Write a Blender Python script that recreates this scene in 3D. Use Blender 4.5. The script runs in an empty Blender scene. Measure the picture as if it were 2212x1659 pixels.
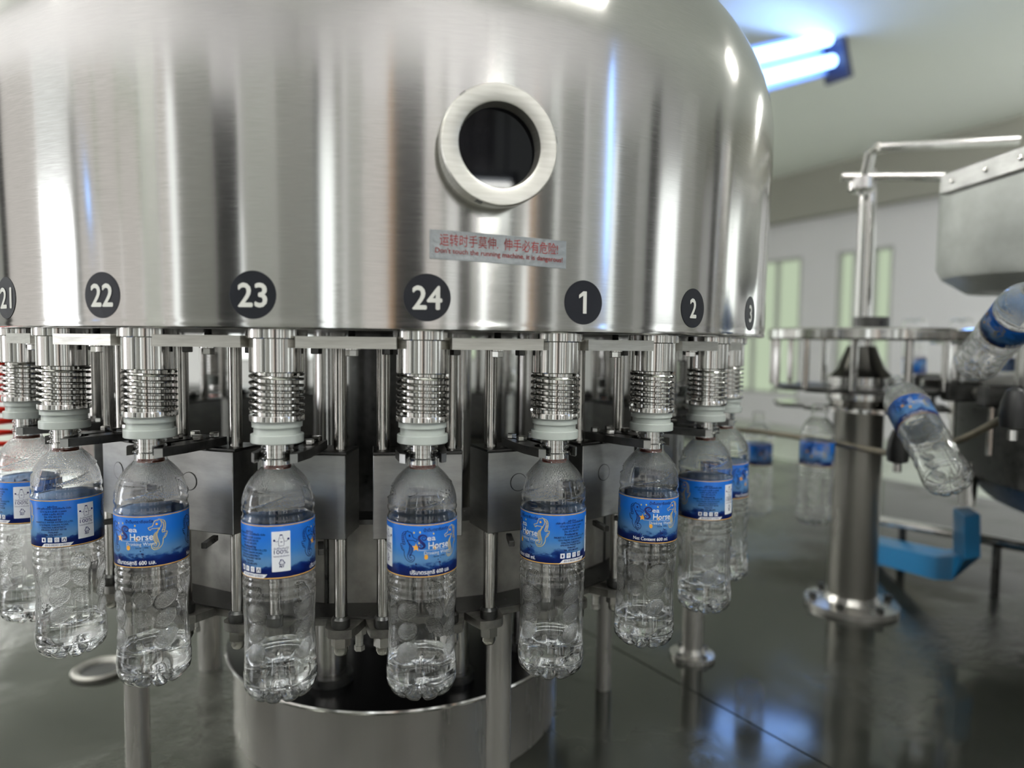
import bpy, bmesh, math, random
import numpy as np
from mathutils import Vector, Matrix
random.seed(7)
rng = np.random.default_rng(7)
S = bpy.context.scene
COL = S.collection
PI = math.pi
sin, cos, rad = math.sin, math.cos, math.radians

# ------------------------------------------------------------------ camera
FPX, PITCH, ROLL = 1519.3, 0.0599, 0.0118
CAM = Vector((0.1827, -1.1559, 0.0))
cd = bpy.data.cameras.new('camera'); cam = bpy.data.objects.new('camera', cd); COL.objects.link(cam)
right0 = Vector((1, 0, 0)); up0 = Vector((0, sin(PITCH), cos(PITCH))); fwd = Vector((0, cos(PITCH), -sin(PITCH)))
rx = right0 * cos(ROLL) + up0 * sin(ROLL); ux = up0 * cos(ROLL) - right0 * sin(ROLL)
mw = Matrix((rx, ux, -fwd)).transposed().to_4x4(); mw.translation = CAM
cam.matrix_world = mw
cd.sensor_width = 36.0; cd.lens = 36.0 * FPX / 2212
cd.clip_start = 0.02; cd.clip_end = 60
cd.dof.use_dof = True; cd.dof.focus_distance = 0.72; cd.dof.aperture_fstop = 2.6; cd.dof.aperture_blades = 0
S.camera = cam

# ------------------------------------------------------------------ world, exposure
w = bpy.data.worlds.new('world'); S.world = w; w.use_nodes = True
bg = w.node_tree.nodes['Background']; bg.inputs[0].default_value = (0.8, 0.88, 1.0, 1); bg.inputs[1].default_value = 0.35
S.view_settings.view_transform = 'Standard'; S.view_settings.look = 'None'
S.view_settings.gamma = 1.0; S.view_settings.use_curve_mapping = False
S.view_settings.exposure = 0.42
S.cycles.max_bounces = 14; S.cycles.transmission_bounces = 14; S.cycles.glossy_bounces = 8
S.cycles.transparent_max_bounces = 12; S.cycles.diffuse_bounces = 4
S.cycles.caustics_reflective = False; S.cycles.caustics_refractive = False
S.cycles.sample_clamp_indirect = 6.0; S.cycles.blur_glossy = 0.3

# ------------------------------------------------------------------ materials
def mat(name, col=(.5, .5, .5), metal=0.0, rough=0.5, **k):
    m = bpy.data.materials.new(name); m.use_nodes = True
    b = m.node_tree.nodes['Principled BSDF']
    b.inputs['Base Color'].default_value = (*col, 1); b.inputs['Metallic'].default_value = metal
    b.inputs['Roughness'].default_value = rough
    for a, v in k.items():
        b.inputs[a.replace('_', ' ')].default_value = v
    return m
def nd(m, t, **k):
    n = m.node_tree.nodes.new(t)
    for a, v in k.items(): setattr(n, a, v)
    return n
def lk(m, a, b): m.node_tree.links.new(a, b)
def bsdf(m): return m.node_tree.nodes['Principled BSDF']
def coords(m, scale=(1, 1, 1), kind='Object'):
    tc = nd(m, 'ShaderNodeTexCoord'); mp = nd(m, 'ShaderNodeMapping'); mp.inputs['Scale'].default_value = scale
    lk(m, tc.outputs[kind], mp.inputs['Vector']); return mp.outputs['Vector']
def noise(m, vec, scale, detail=3, rough=.5):
    n = nd(m, 'ShaderNodeTexNoise'); n.inputs['Scale'].default_value = scale; n.inputs['Detail'].default_value = detail
    n.inputs['Roughness'].default_value = rough
    lk(m, vec, n.inputs['Vector']); return n.outputs['Fac']
def ramp(m, fac, stops):
    r = nd(m, 'ShaderNodeValToRGB'); cr = r.color_ramp
    while len(cr.elements) < len(stops): cr.elements.new(.5)
    for e, (p, c) in zip(cr.elements, stops):
        e.position = p; e.color = (*c, 1) if len(c) == 3 else c
    lk(m, fac, r.inputs['Fac']); return r.outputs['Color']
def maprange(m, fac, a, b, c, d):
    r = nd(m, 'ShaderNodeMapRange'); lk(m, fac, r.inputs['Value'])
    for i, v in zip((1, 2, 3, 4), (a, b, c, d)): r.inputs[i].default_value = v
    return r.outputs['Result']
def bump(m, h, dist, strength=1.0):
    b = nd(m, 'ShaderNodeBump'); b.inputs['Distance'].default_value = dist; b.inputs['Strength'].default_value = strength
    lk(m, h, b.inputs['Height']); lk(m, b.outputs['Normal'], bsdf(m).inputs['Normal'])
def worn(name, c0, c1, metal, r0, r1, scale=30, stretch=(1, 1, 1), bdist=0.0):
    m = mat(name, c0, metal, r0); v = coords(m, stretch); n = noise(m, v, scale, 5, .6)
    lk(m, ramp(m, n, [(.3, c0), (.7, c1)]), bsdf(m).inputs['Base Color'])
    lk(m, maprange(m, n, .3, .7, r0, r1), bsdf(m).inputs['Roughness'])
    if bdist: bump(m, n, bdist)
    return m

# brushed tank steel: brushing runs around the tank, so reflections smear up and down
M_tank = mat('brushed_tank_steel', (.66, .65, .63), 1.0, .2)
tk = nd(M_tank, 'ShaderNodeTangent'); tk.direction_type = 'RADIAL'; tk.axis = 'Z'
lk(M_tank, tk.outputs[0], bsdf(M_tank).inputs['Tangent'])
bsdf(M_tank).inputs['Anisotropic'].default_value = .85; bsdf(M_tank).inputs['Anisotropic Rotation'].default_value = .25
v = coords(M_tank, (4, 4, 130)); n1 = noise(M_tank, v, 12, 4, .7)
v2 = coords(M_tank, (1, 1, 1)); n2 = noise(M_tank, v2, 5, 3, .5)
mx = nd(M_tank, 'ShaderNodeMath', operation='ADD'); lk(M_tank, n1, mx.inputs[0]); lk(M_tank, n2, mx.inputs[1])
lk(M_tank, maprange(M_tank, mx.outputs[0], .7, 1.3, .105, .16), bsdf(M_tank).inputs['Roughness'])
v3 = coords(M_tank, (1, 1, .12)); n3 = noise(M_tank, v3, 9, 2, .4)
bump(M_tank, n3, 0.0005, 1.0)
lk(M_tank, ramp(M_tank, n1, [(.3, (.50, .493, .475)), (.7, (.575, .567, .548))]), bsdf(M_tank).inputs['Base Color'])

M_pol = worn('polished_steel', (.66, .65, .63), (.6, .59, .57), 1, .1, .16, 40, (1, 1, .2))
M_mach = worn('machined_steel', (.40, .40, .39), (.30, .30, .29), .95, .3, .42, 22, (1, 1, 3), .0002)
M_alu = worn('brushed_aluminium', (.62, .61, .57), (.5, .49, .45), .9, .34, .46, 30, (1, 1, 14), .0001)
M_dark = worn('oily_black_steel', (.05, .05, .05), (.11, .11, .105), .9, .25, .45, 60, (1, 1, 1), .0002)
M_cast = worn('mottled_cast_steel', (.44, .43, .39), (.27, .26, .24), .45, .38, .6, 26, (1, 1, 1), .0006)
M_rod = worn('ground_rod_steel', (.55, .53, .5), (.46, .45, .43), 1, .15, .2, 60, (1, 1, 1))
M_black = mat('black_rubber_disc', (.012, .012, .013), 0, .22)
M_ped = worn('pedestal_steel', (.5, .48, .45), (.42, .41, .38), .65, .2, .3, 12, (1, 1, .1))
M_seal = mat('white_nylon', (.52, .56, .53), 0, .32, Subsurface_Weight=.4, Subsurface_Radius=(.01, .01, .01), Transmission_Weight=.1)
M_red = mat('red_rubber', (.62, .09, .035), 0, .5)
M_redhose = mat('red_plastic', (.75, .03, .015), 0, .3)
M_blackpl = mat('black_plastic', (.01, .01, .01), 0, .35)
M_bluepl = mat('blue_plastic', (.015, .22, .50), 0, .35)
M_white = mat('white_paint', (.85, .86, .83), 0, .7)
M_wall = mat('wall_paint', (.76, .74, .77), 0, .8)
M_beam = mat('grey_beam_paint', (.36, .35, .31), 0, .8)
M_greyp = mat('grey_cabinet_paint', (.06, .06, .057), 0, .5)
M_lgrey = mat('light_grey_paint', (.45, .45, .44), 0, .6)
M_floor = worn('green_floor_paint', (.55, .59, .51), (.47, .5, .43), 0, .3, .45, 3)
def glassm(name, ior, col=(1, 1, 1), rough=0.0):
    m = bpy.data.materials.new(name); m.use_nodes = True; nt = m.node_tree; nt.nodes.clear()
    o = nt.nodes.new('ShaderNodeOutputMaterial'); g = nt.nodes.new('ShaderNodeBsdfGlass')
    g.inputs['IOR'].default_value = ior; g.inputs['Color'].default_value = (*col, 1); g.inputs['Roughness'].default_value = rough
    nt.links.new(g.outputs[0], o.inputs[0]); return m, g
M_pet, gpet = glassm('clear_pet_plastic', 1.5, (1, 1, 1), .0)
at = nd(M_pet, 'ShaderNodeAttribute', attribute_name='texture')
v = coords(M_pet); nz = noise(M_pet, v, 800, 2, .5); nz2 = noise(M_pet, v, 45, 2, .5)
mul = nd(M_pet, 'ShaderNodeMath', operation='MULTIPLY'); lk(M_pet, nz, mul.inputs[0]); lk(M_pet, at.outputs['Fac'], mul.inputs[1])
ad = nd(M_pet, 'ShaderNodeMath', operation='MULTIPLY_ADD'); lk(M_pet, nz2, ad.inputs[0]); ad.inputs[1].default_value = .5; lk(M_pet, mul.outputs[0], ad.inputs[2])
bp = nd(M_pet, 'ShaderNodeBump'); bp.inputs['Distance'].default_value = .0007; lk(M_pet, ad.outputs[0], bp.inputs['Height']); lk(M_pet, bp.outputs[0], gpet.inputs['Normal'])
M_water, _ = glassm('water', 1.333, (.99, .995, 1))
M_sight = mat('dark_sight_glass', (.002, .002, .003), 0, .02, Specular_IOR_Level=.08)
M_sticker = mat('foil_sticker', (.30, .32, .33), .75, .38)
v = coords(M_sticker); bump(M_sticker, noise(M_sticker, v, 160, 3, .5), .0007)
M_decal = mat('black_decal', (.006, .007, .011), 0, .45, Specular_IOR_Level=.3)
M_decwhite = mat('decal_white', (.62, .62, .58), 0, .4)
M_textred = mat('red_print', (.32, .035, .035), 0, .5)
def emit(name, col, st):
    m = bpy.data.materials.new(name); m.use_nodes = True; nt = m.node_tree; nt.nodes.clear()
    o = nt.nodes.new('ShaderNodeOutputMaterial'); e = nt.nodes.new('ShaderNodeEmission')
    e.inputs[0].default_value = (*col, 1); e.inputs[1].default_value = st; nt.links.new(e.outputs[0], o.inputs[0]); return m
M_tube = emit('white_lamp_tube', (1, 1, .95), 120)
M_uv = emit('blue_lamp_tube', (.28, .5, 1.0), 6)
M_uvrefl = mat('lamp_reflector', (.7, .75, .85), 0, .4)
M_day = emit('daylit_window', (.94, 1.0, .97), 1.8)
M_daygreen = emit('daylit_green_window', (.42, .50, .36), .85)

# label print
M_label = mat('label_print', (.02, .2, .7), 0, .3); b = bsdf(M_label)
tc = nd(M_label, 'ShaderNodeTexCoord'); sp = nd(M_label, 'ShaderNodeSeparateXYZ'); lk(M_label, tc.outputs['Object'], sp.inputs[0])
LH = .0491; LZ = .1186   # label height, height of its lower edge above the bottle's foot
hz = maprange(M_label, sp.outputs['Z'], LZ, LZ + LH, 0, 1)
vv = coords(M_label, (1, 1, 2.2)); nn = noise(M_label, vv, 70, 5, .6)
wv = nd(M_label, 'ShaderNodeMath', operation='MULTIPLY_ADD'); lk(M_label, nn, wv.inputs[0]); wv.inputs[1].default_value = .6; wv.inputs[2].default_value = -.30
sm = nd(M_label, 'ShaderNodeMath', operation='ADD'); lk(M_label, hz, sm.inputs[0]); lk(M_label, wv.outputs[0], sm.inputs[1])
lowmix = ramp(M_label, sm.outputs[0], [(.0, (.003, .010, .17)), (.14, (.006, .03, .28)), (.21, (.02, .11, .46)), (.26, (.20, .47, .90)), (.36, (.23, .52, .95))])
top = ramp(M_label, hz, [(.3, (.22, .50, .95)), (.5, (.06, .33, .92)), (.72, (.014, .22, .88)), (1.0, (.010, .21, .88))])
mxn = nd(M_label, 'ShaderNodeMix', data_type='RGBA'); lk(M_label, maprange(M_label, hz, .25, .42, 0, 1), mxn.inputs['Factor'])
lk(M_label, lowmix, mxn.inputs['A']); lk(M_label, top, mxn.inputs['B']); lk(M_label, mxn.outputs['Result'], b.inputs['Base Color'])
trl = nd(M_label, 'ShaderNodeBsdfTranslucent'); trl.inputs['Color'].default_value = (.38, .55, .85, 1); ms = nd(M_label, 'ShaderNodeMixShader'); ms.inputs[0].default_value = .45
lk(M_label, b.outputs[0], ms.inputs[1]); lk(M_label, trl.outputs[0], ms.inputs[2]); lk(M_label, ms.outputs[0], M_label.node_tree.nodes['Material Output'].inputs[0])
M_gold = mat('gold_print', (.66, .40, .10), .1, .35)
M_goldline = mat('pale_gold_print', (.62, .48, .18), .1, .35)
M_navy = mat('navy_print', (.006, .009, .11), 0, .35)
M_pwhite = mat('white_print', (.72, .74, .78), 0, .4)
M_orange = mat('orange_print', (.8, .38, .04), 0, .35)

# steel deck: worn and wet
M_deck = mat('wet_steel_deck', (.2, .2, .17), .45, .2)
vd = coords(M_deck); nd1 = noise(M_deck, vd, 2.2, 4, .6); nd2 = noise(M_deck, vd, 60, 4, .6)
lk(M_deck, ramp(M_deck, nd1, [(.35, (.045, .048, .040)), (.65, (.095, .098, .084))]), bsdf(M_deck).inputs['Base Color'])
lk(M_deck, maprange(M_deck, nd1, .42, .6, .09, .26), bsdf(M_deck).inputs['Roughness'])
pw = nd(M_deck, 'ShaderNodeMath', operation='MULTIPLY'); lk(M_deck, nd2, pw.inputs[0]); lk(M_deck, maprange(M_deck, nd1, .48, .62, 0, 1), pw.inputs[1])
bump(M_deck, pw.outputs[0], .0024)

# ------------------------------------------------------------------ mesh helpers
def frame(loc, rz=0.0): return Matrix.Translation(loc) @ Matrix.Rotation(rz, 4, 'Z')
class MB:
    def __init__(s): s.bm = bmesh.new()
    def box(s, x0, x1, y0, y1, z0, z1, bev=0.0, m=None):
        r = bmesh.ops.create_cube(s.bm, size=1); vs = r['verts']
        for v in vs: v.co = Vector(((x0 + x1) / 2 + v.co.x * (x1 - x0), (y0 + y1) / 2 + v.co.y * (y1 - y0), (z0 + z1) / 2 + v.co.z * (z1 - z0)))
        if bev:
            es = list({e for v in vs for e in v.link_edges})
            r = bmesh.ops.bevel(s.bm, geom=es + vs, offset=bev, segments=1, affect='EDGES', clamp_overlap=True)
            vs = list({v for f in r['faces'] for v in f.verts} | {v for v in vs if v.is_valid})
        if m is not None:
            for v in vs: v.co = m @ v.co
        return s
    def lathe(s, prof, n=32, m=None, cap=True):
        rings = []
        for r, z in prof:
            if r < 1e-6: rings.append([s.bm.verts.new((0, 0, z))])
            else: rings.append([s.bm.verts.new((r * cos(2 * PI * i / n), r * sin(2 * PI * i / n), z)) for i in range(n)])
        for a, b in zip(rings, rings[1:]):
            for i in range(n):
                j = (i + 1) % n
                if len(a) == 1 and len(b) == 1: continue
                if len(a) == 1: s.bm.faces.new((a[0], b[j], b[i]))
                elif len(b) == 1: s.bm.faces.new((a[i], a[j], b[0]))
                else: s.bm.faces.new((a[i], a[j], b[j], b[i]))
        if cap:
            for q in (rings[0], rings[-1]):
                if len(q) > 1: s.bm.faces.new(q)
        if m is not None:
            for q in rings:
                for v in q: v.co = m @ v.co
        return s
    def cyl(s, r, z0, z1, n=24, m=None, ch=0.0):
        p = [(r - ch, z0), (r, z0 + ch), (r, z1 - ch), (r - ch, z1)] if ch else [(r, z0), (r, z1)]
        return s.lathe(p, n, m)
    def hexp(s, af, z0, z1, m=None, rot=0):
        R = af / 2 / cos(PI / 6); M = Matrix.Rotation(rot, 4, 'Z')
        return s.lathe([(R * .9, z0), (R, z0 + .0006), (R, z1 - .0006), (R * .9, z1)], 6, (m @ M) if m is not None else M)
    def tube(s, pts, r, n=10, closed=False, m=None):
        pts = [Vector(p) for p in pts]; N = len(pts); rings = []
        up = None
        for i, p in enumerate(pts):
            a = pts[(i - 1) % N] if (closed or i > 0) else p; b = pts[(i + 1) % N] if (closed or i < N - 1) else p
            t = (b - a).normalized()
            if up is None: up = t.orthogonal().normalized()
            up = (up - t * up.dot(t)).normalized(); w_ = t.cross(up)
            ring = [s.bm.verts.new(p + (up * cos(2 * PI * k / n) + w_ * sin(2 * PI * k / n)) * r) for k in range(n)]
            rings.append(ring)
        rr = rings + ([rings[0]] if closed else [])
        for a, b in zip(rr, rr[1:]):
            for k in range(n): s.bm.faces.new((a[k], a[(k + 1) % n], b[(k + 1) % n], b[k]))
        if not closed: s.bm.faces.new(rings[0][::-1]); s.bm.faces.new(rings[-1])
        if m is not None:
            for q in rings:
                for v in q: v.co = m @ v.co
        return s
    def prism(s, poly, z0, z1, m=None):
        a = [s.bm.verts.new((x, y, z0)) for x, y in poly]; b = [s.bm.verts.new((x, y, z1)) for x, y in poly]; n = len(poly)
        s.bm.faces.new(a[::-1]); s.bm.faces.new(b)
        for i in range(n): s.bm.faces.new((a[i], a[(i + 1) % n], b[(i + 1) % n], b[i]))
        if m is not None:
            for v in a + b: v.co = m @ v.co
        return s
    def build(s, name, material, parent=None, smooth=True, ang=28):
        bmesh.ops.recalc_face_normals(s.bm, faces=s.bm.faces)
        me = bpy.data.meshes.new(name); s.bm.to_mesh(me); s.bm.free()
        return link(name, me, material, parent, smooth, ang)
def link(name, me, material, parent=None, smooth=True, ang=35):
    if material is not None: me.materials.clear(); me.materials.append(material)
    if smooth:
        me.polygons.foreach_set('use_smooth', [True] * len(me.polygons)); me.set_sharp_from_angle(angle=rad(ang))
    o = bpy.data.objects.new(name, me); COL.objects.link(o)
    if parent is not None: o.parent = parent
    return o
def tag(o, label, cat, group=None):
    o['label'] = label; o['category'] = cat
    if group: o['group'] = group
    return o
def thing(name, label, cat, loc=(0, 0, 0), rz=0.0, group=None):
    o = bpy.data.objects.new(name, None); COL.objects.link(o); o.empty_display_size = .02
    o.location = loc; o.rotation_euler = (0, 0, rz); return tag(o, label, cat, group)
def struct(o): o['kind'] = 'structure'; return o
KIDS = {}
def kids(o): return [c for c in bpy.data.objects if c.parent == o]
def snapshot(o): return (o, [snapshot(c) for c in kids(o)])
def copy_tree(snap, parent=None):
    o, ch = snap; c = o.copy(); COL.objects.link(c)
    c.parent = parent
    for x in ch: copy_tree(x, c)
    return c
def px(u, vv_, d):     # a point the photograph shows at pixel (u, vv_) standing d metres in front of the lens, in world coordinates
    X = u - 1106; Y = vv_ - 829.5; x = X * cos(ROLL) + Y * sin(ROLL); y = -X * sin(ROLL) + Y * cos(ROLL)
    v = Vector((x / FPX, cos(PITCH) - y / FPX * sin(PITCH), -sin(PITCH) - y / FPX * cos(PITCH)))
    return CAM + v * (d / v.y)
def pol(a, r, z=0.0): return Vector((r * sin(a), -r * cos(a), z))   # a = 0 faces the lens side, grows to the right

# ------------------------------------------------------------------ the room
E1 = Vector((.463, -.886, 0)); E2 = Vector((.886, .463, 0)); RZ = math.atan2(E1.y, E1.x)   # room axes
RM = Matrix.Rotation(RZ, 4, 'Z')
X0, X1, Y0, Y1, FZ, CZ = -13.0, 5.0, -4.5, 9.85, -1.45, 2.95    # along E1, along E2, floor and ceiling heights
def roombox(name, m, *a, kind='structure', bev=0):
    o = MB().box(*a, bev, RM).build(name, m, smooth=False)
    if kind: o['kind'] = kind
    return o
roombox('floor', M_floor, X0, X1, Y0, Y1, FZ - .1, FZ)
roombox('ceiling', M_white, X0, X1, Y0, Y1, CZ, CZ + .1)
roombox('trim_1', M_beam, X0, X1, Y1 - .25, Y1 - .01, 2.17, CZ)
nwin = [0]
def wall(name, axis, at_, lo, hi, openings, inward, pane=None):
    """wall with window openings; axis 'x' runs along E1 at E2 = at_, axis 'y' runs along E2 at E1 = at_"""
    mb = MB(); th = .15 * (-inward)
    def slab(a0, a1, z0, z1):
        if a1 - a0 < 1e-4 or z1 - z0 < 1e-4: return
        q = sorted((at_, at_ + th))
        if axis == 'x': mb.box(a0, a1, q[0], q[1], z0, z1, 0, RM)
        else: mb.box(q[0], q[1], a0, a1, z0, z1, 0, RM)
    cur = lo
    for (a0, a1, z0, z1, mt, mull) in sorted(openings, key=lambda o: o[0]):
        slab(cur, a0, FZ, CZ); slab(a0, a1, FZ, z0); slab(a0, a1, z1, CZ); cur = a1
        nwin[0] += 1
        wn = MB(); q = sorted((at_ - th * .0, at_ + th * .55)); fw = .05
        def bar(b0, b1, c0, c1):
            if axis == 'x': wn.box(b0, b1, q[0], q[1], c0, c1, 0, RM)
            else: wn.box(q[0], q[1], b0, b1, c0, c1, 0, RM)
        bar(a0, a0 + fw, z0, z1); bar(a1 - fw, a1, z0, z1); bar(a0, a1, z0, z0 + fw); bar(a0, a1, z1 - fw, z1)
        for k in range(1, mull): c = a0 + (a1 - a0) * k / mull; bar(c - fw / 2, c + fw / 2, z0, z1)
        wo = struct(wn.build('window_%d' % nwin[0], M_lgrey, smooth=False))
        pn = MB(); q2 = sorted((at_ + th * .7, at_ + th * .75))
        if axis == 'x': pn.box(a0, a1, q2[0], q2[1], z0, z1, 0, RM)
        else: pn.box(q2[0], q2[1], a0, a1, z0, z1, 0, RM)
        pn.build('pane', mt, wo, smooth=False)
    slab(cur, hi, FZ, CZ)
    return struct(mb.build(name, M_wall, smooth=False))
# right wall (seen blurred at the right), far wall, near wall and left wall (seen only as reflections in the tank)
wall('wall_right', 'x', Y1, X0, X1, [(-12.4, -11.2, -.9, 1.62, M_daygreen, 2), (-10.9, -9.6, -.9, 1.62, M_daygreen, 2), (-9.2, -7.55, -.9, 1.55, M_daygreen, 3), (-6.84, -6.5, -.9, 1.55, M_daygreen, 1), (-6.2, -5.85, -.9, 1.55, M_daygreen, 1),
     (-3.0, -1.2, -.4, 1.7, M_day, 2), (.2, 1.6, -.4, 1.7, M_day, 2)], -1)
wall('wall_far', 'y', X0, Y0, Y1, [(-3, -1.4, -.4, 1.6, M_day, 2), (1.0, 2.6, -.4, 1.6, M_day, 2), (4.6, 6.2, -.4, 1.6, M_daygreen, 2)], 1)
wall('wall_left', 'x', Y0, X0, X1, [(-2.05, -1.15, -.9, .9, M_day, 1), (-5.5, -3.6, -.4, 1.6, M_day, 2), (-.55, 1.3, .55, 1.5, M_daygreen, 4)], 1)
wall('wall_near', 'y', X1, Y0, Y1, [(-3.9, -3.3, -.9, 1.5, M_day, 1), (-1.55, -1.25, -.9, 1.5, M_day, 1), (.2, .75, -.9, 1.7, M_day, 1), (1.5, 1.8, -.6, 1.7, M_day, 1), (3.4, 4.6, -.6, 1.6, M_day, 2), (6.4, 7.4, -.6, 1.6, M_day, 2)], -1)

def lamp(loc, length, rz, label, tubes=2, m=M_tube, width=.16, tilt=0, name='strip_lamp', group='fluorescent lamps along the ceiling', hang=0):
    t = thing(name, label, 'lamp', loc, rz, group); t.rotation_euler[0] = tilt
    MB().box(-length / 2, length / 2, -width / 2, width / 2, 0, .05, .004).build('lamp_housing', M_uvrefl, t)
    for k in range(tubes):
        y = (k - (tubes - 1) / 2) * width * .5
        MB().cyl(.016, -length * .47, length * .47, 14, Matrix.Translation((0, y, -.03)) @ Matrix.Rotation(PI / 2, 4, 'Y')).build('lamp_tube', m, t)
    for s_ in (-1, 1):
        MB().box(s_ * length / 2 - .02, s_ * length / 2 + .02, -width / 2, width / 2, -.055, .05, .003).build('end_cap', M_greyp, t)
    if hang:
        for s_ in (-1, 1): MB().cyl(.006, .05, hang, 8, Matrix.Translation((s_ * length * .35, 0, 0))).build('suspension_rod', M_greyp, t)
    return t
spots = [E1 * a + E2 * b_ for a in (-11.5, -9.0, -6.5, -4.0, -1.5) for b_ in (-3.3, -1.0, 1.3, 3.6, 5.9, 8.2)] + [pol(rad(112), 5.5), pol(rad(130), 4.5), pol(rad(-128), 4.0)]
near = [pol(rad(a), 2.9) for a in (-58, -20, 18, 56)]  # added lamps over the front, brightening the bottles, labels and blocks
for p in spots + near:
    q_ = p + Vector((0, 0, CZ)) - CAM
    if (q_.y > 0 and abs(q_.x) < q_.y * .85 and q_.z < q_.y * .75) or (p.length < 3.4 and p not in near): continue
    lamp((p.x, p.y, CZ - .055), 1.25, RZ + PI / 2, 'unseen white two-tube fluorescent lamp on the white ceiling')

# blue insect lamp high at the right, seen between the tank and the frame's top
p0 = px(1800, 95, 7.0); p1 = px(1560, 152, 6.3); dv = p1 - p0; L = dv.length
t = thing('blue_lamp', 'blue two-tube lamp glowing under the ceiling beside the tank', 'lamp', (p0 + p1) / 2 + Vector((0, 0, -.05)))
q = (-dv).to_track_quat('X', 'Z'); t.rotation_mode = 'QUATERNION'; t.rotation_quaternion = q
MB().box(-L / 2, L / 2, .10, .14, -.21, .21, .01).build('lamp_housing', mat('pale_blue_reflector', (.3, .45, .85), 0, .4), t)
for z in (-.1, .1): MB().cyl(.055, -L * .47, L * .47, 16, Matrix.Translation((0, 0, z)) @ Matrix.Rotation(PI / 2, 4, 'Y')).build('lamp_tube', M_uv, t)
MB().box(-L / 2 - .07, -L / 2, -.12, .16, -.3, .3, .01).build('end_cap', mat('dark_blue_cap', (.02, .025, .06), 0, .4), t)
MB().box(L / 2, L / 2 + .07, -.12, .16, -.3, .3, .01).build('end_cap', bpy.data.materials['dark_blue_cap'], t)
# further lamps, and added dark and glowing panels that shape the tank's reflections
G4, G2, G1 = emit('bright_panel_glow', (.95, 1, 1), 1.9), emit('mid_panel_glow', (.97, 1, .98), .85), emit('warm_panel_glow', (1, .96, .91), .64)  # made-up glow put in for the bright bands mirrored in the tank
scr = bpy.data.objects.new('reflection_panels', None); COL.objects.link(scr); scr['kind'] = 'structure'  # holds the added panels, unseen except as bands in the tank
DT = [-125, -107, -86, -71, -57, -45, -33, -22, -10, 1, 13, 25, 37, 50, 64, 79, 97, 123]
ST = [-43, -35.3, -26.3, -20, -14.7, -10, -5.7, -1.6, 2.4, 6.3, 10.3, 14.4, 18.7, 23.2, 28.3, 34.2, 41.5, 52.5]
def mirrored(a, dist):      # bearing from the tank axis of what the tank's front mirrors in direction a
    s_ = rad(float(np.interp(a, DT, ST))); p_, d_ = pol(s_, RT0), pol(rad(a), 1); b_ = p_.dot(d_); t_ = -b_ + math.sqrt(b_ * b_ + dist * dist - RT0 * RT0); q_ = p_ + d_ * t_
    return math.atan2(q_.x, -q_.y)
RT0 = .5607
def panel(a0, a1, dist, m, z0=FZ, z1=1.15, name='reflection_panel'):
    a0, a1 = mirrored(a0, dist), mirrored(a1, dist); ac_ = (a0 + a1) / 2; hw = dist * math.tan((a1 - a0) / 2)
    MB().box(-hw, hw, -.02, .02, z0, z1, .003, frame(pol(ac_, dist), ac_)).build(name, m, scr, smooth=False)
M_mid = mat('mid_grey_paint', (.28, .28, .265), 0, .6); M_dk = mat('dark_grey_paint', (.015, .015, .016), 0, .5); M_tan = mat('tan_paint', (.42, .25, .14), 0, .6)
for a0, a1, m in ((-112, -104, M_lgrey), (-104, -101, M_dk), (-101, -87, G1), (-75.5, -73.5, M_mid), (-73.5, -68, G1), (-67.3, -62, G1), (-61.4, -56, G1), (-55.3, -51, M_white), (-50.4, -48, G1), (-47.6, -46.6, G4),
                  (-46, -37, M_mid), (-36.8, -30.6, M_dk), (-30.4, -29.8, G4), (-29.5, -21.4, M_lgrey), (-21.2, -12, M_mid), (-12, -10.6, M_dk), (-10.4, -7.6, G4), (-7.4, -5.5, M_mid), (-5.3, -4.4, G2), (-4.2, -.6, M_lgrey),
                  (-.4, 5.5, G1), (5.6, 7, M_tan), (7, 14.6, M_dk), (15, 18.5, G1), (18.7, 20, M_mid), (20.2, 23, G2), (23.3, 27, M_greyp), (27.2, 29.6, M_lgrey), (29.8, 31.2, G4), (31.5, 37, M_mid), (37.1, 38.4, M_dk), (38.6, 40.6, M_lgrey),
                  (40.8, 41.8, G4), (42.1, 44, M_tan), (44.2, 49, M_greyp), (49.3, 50.2, G2), (50.4, 57, M_mid), (57.2, 58, G2), (58.2, 62, M_lgrey), (67, 74, M_mid), (74.3, 77.5, M_lgrey), (77.7, 81, M_dk), (82, 88.5, G4), (89, 95, M_lgrey), (95.2, 99, M_mid), (103, 105.5, M_dk), (106.5, 110, G2)):
    panel(a0, a1, 3.3, m, FZ, .45 if 26 < (a0 + a1) / 2 < 37.5 else (random.choice((.45, .7, 1.0)) if m in (G4, G2) else random.choice((1.15, 1.15, .95))))
panel(-86.5, -76, 3.3, emit('strong_panel_glow', (.95, .97, 1), 4.5), FZ, .50); panel(-86.5, -76, 3.3, G2, .54, 1.15)  # added glow for the bright window mirrored at the left
# the strip lamp mirrored in the sight glass
lamp((2.37, -4.12, 1.08), .34, rad(26), 'single tube lamp mirrored as a white bar in the dark sight glass', 1, M_tube, .1, name='single_tube_lamp', group=None, hang=1.3)
lampv = lamp(pol(mirrored(64.5, 3.1), 3.1, .75), 1.0, 0, 'blue tube lamp standing upright mirrored as a blue streak in the tank', 1, M_uv, .12, name='upright_blue_lamp', group=None)
lampv.rotation_euler = (0, PI / 2, rad(65) - PI / 2)
lampw = lamp(pol(mirrored(-70.6, 3.1), 3.1, .50), .16, 0, 'short blue tube lamp mirrored faintly at the left of the tank', 1, M_uv, .10, name='short_blue_lamp', group=None)
lampw.rotation_euler = (0, PI / 2, rad(-71) - PI / 2)

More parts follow.
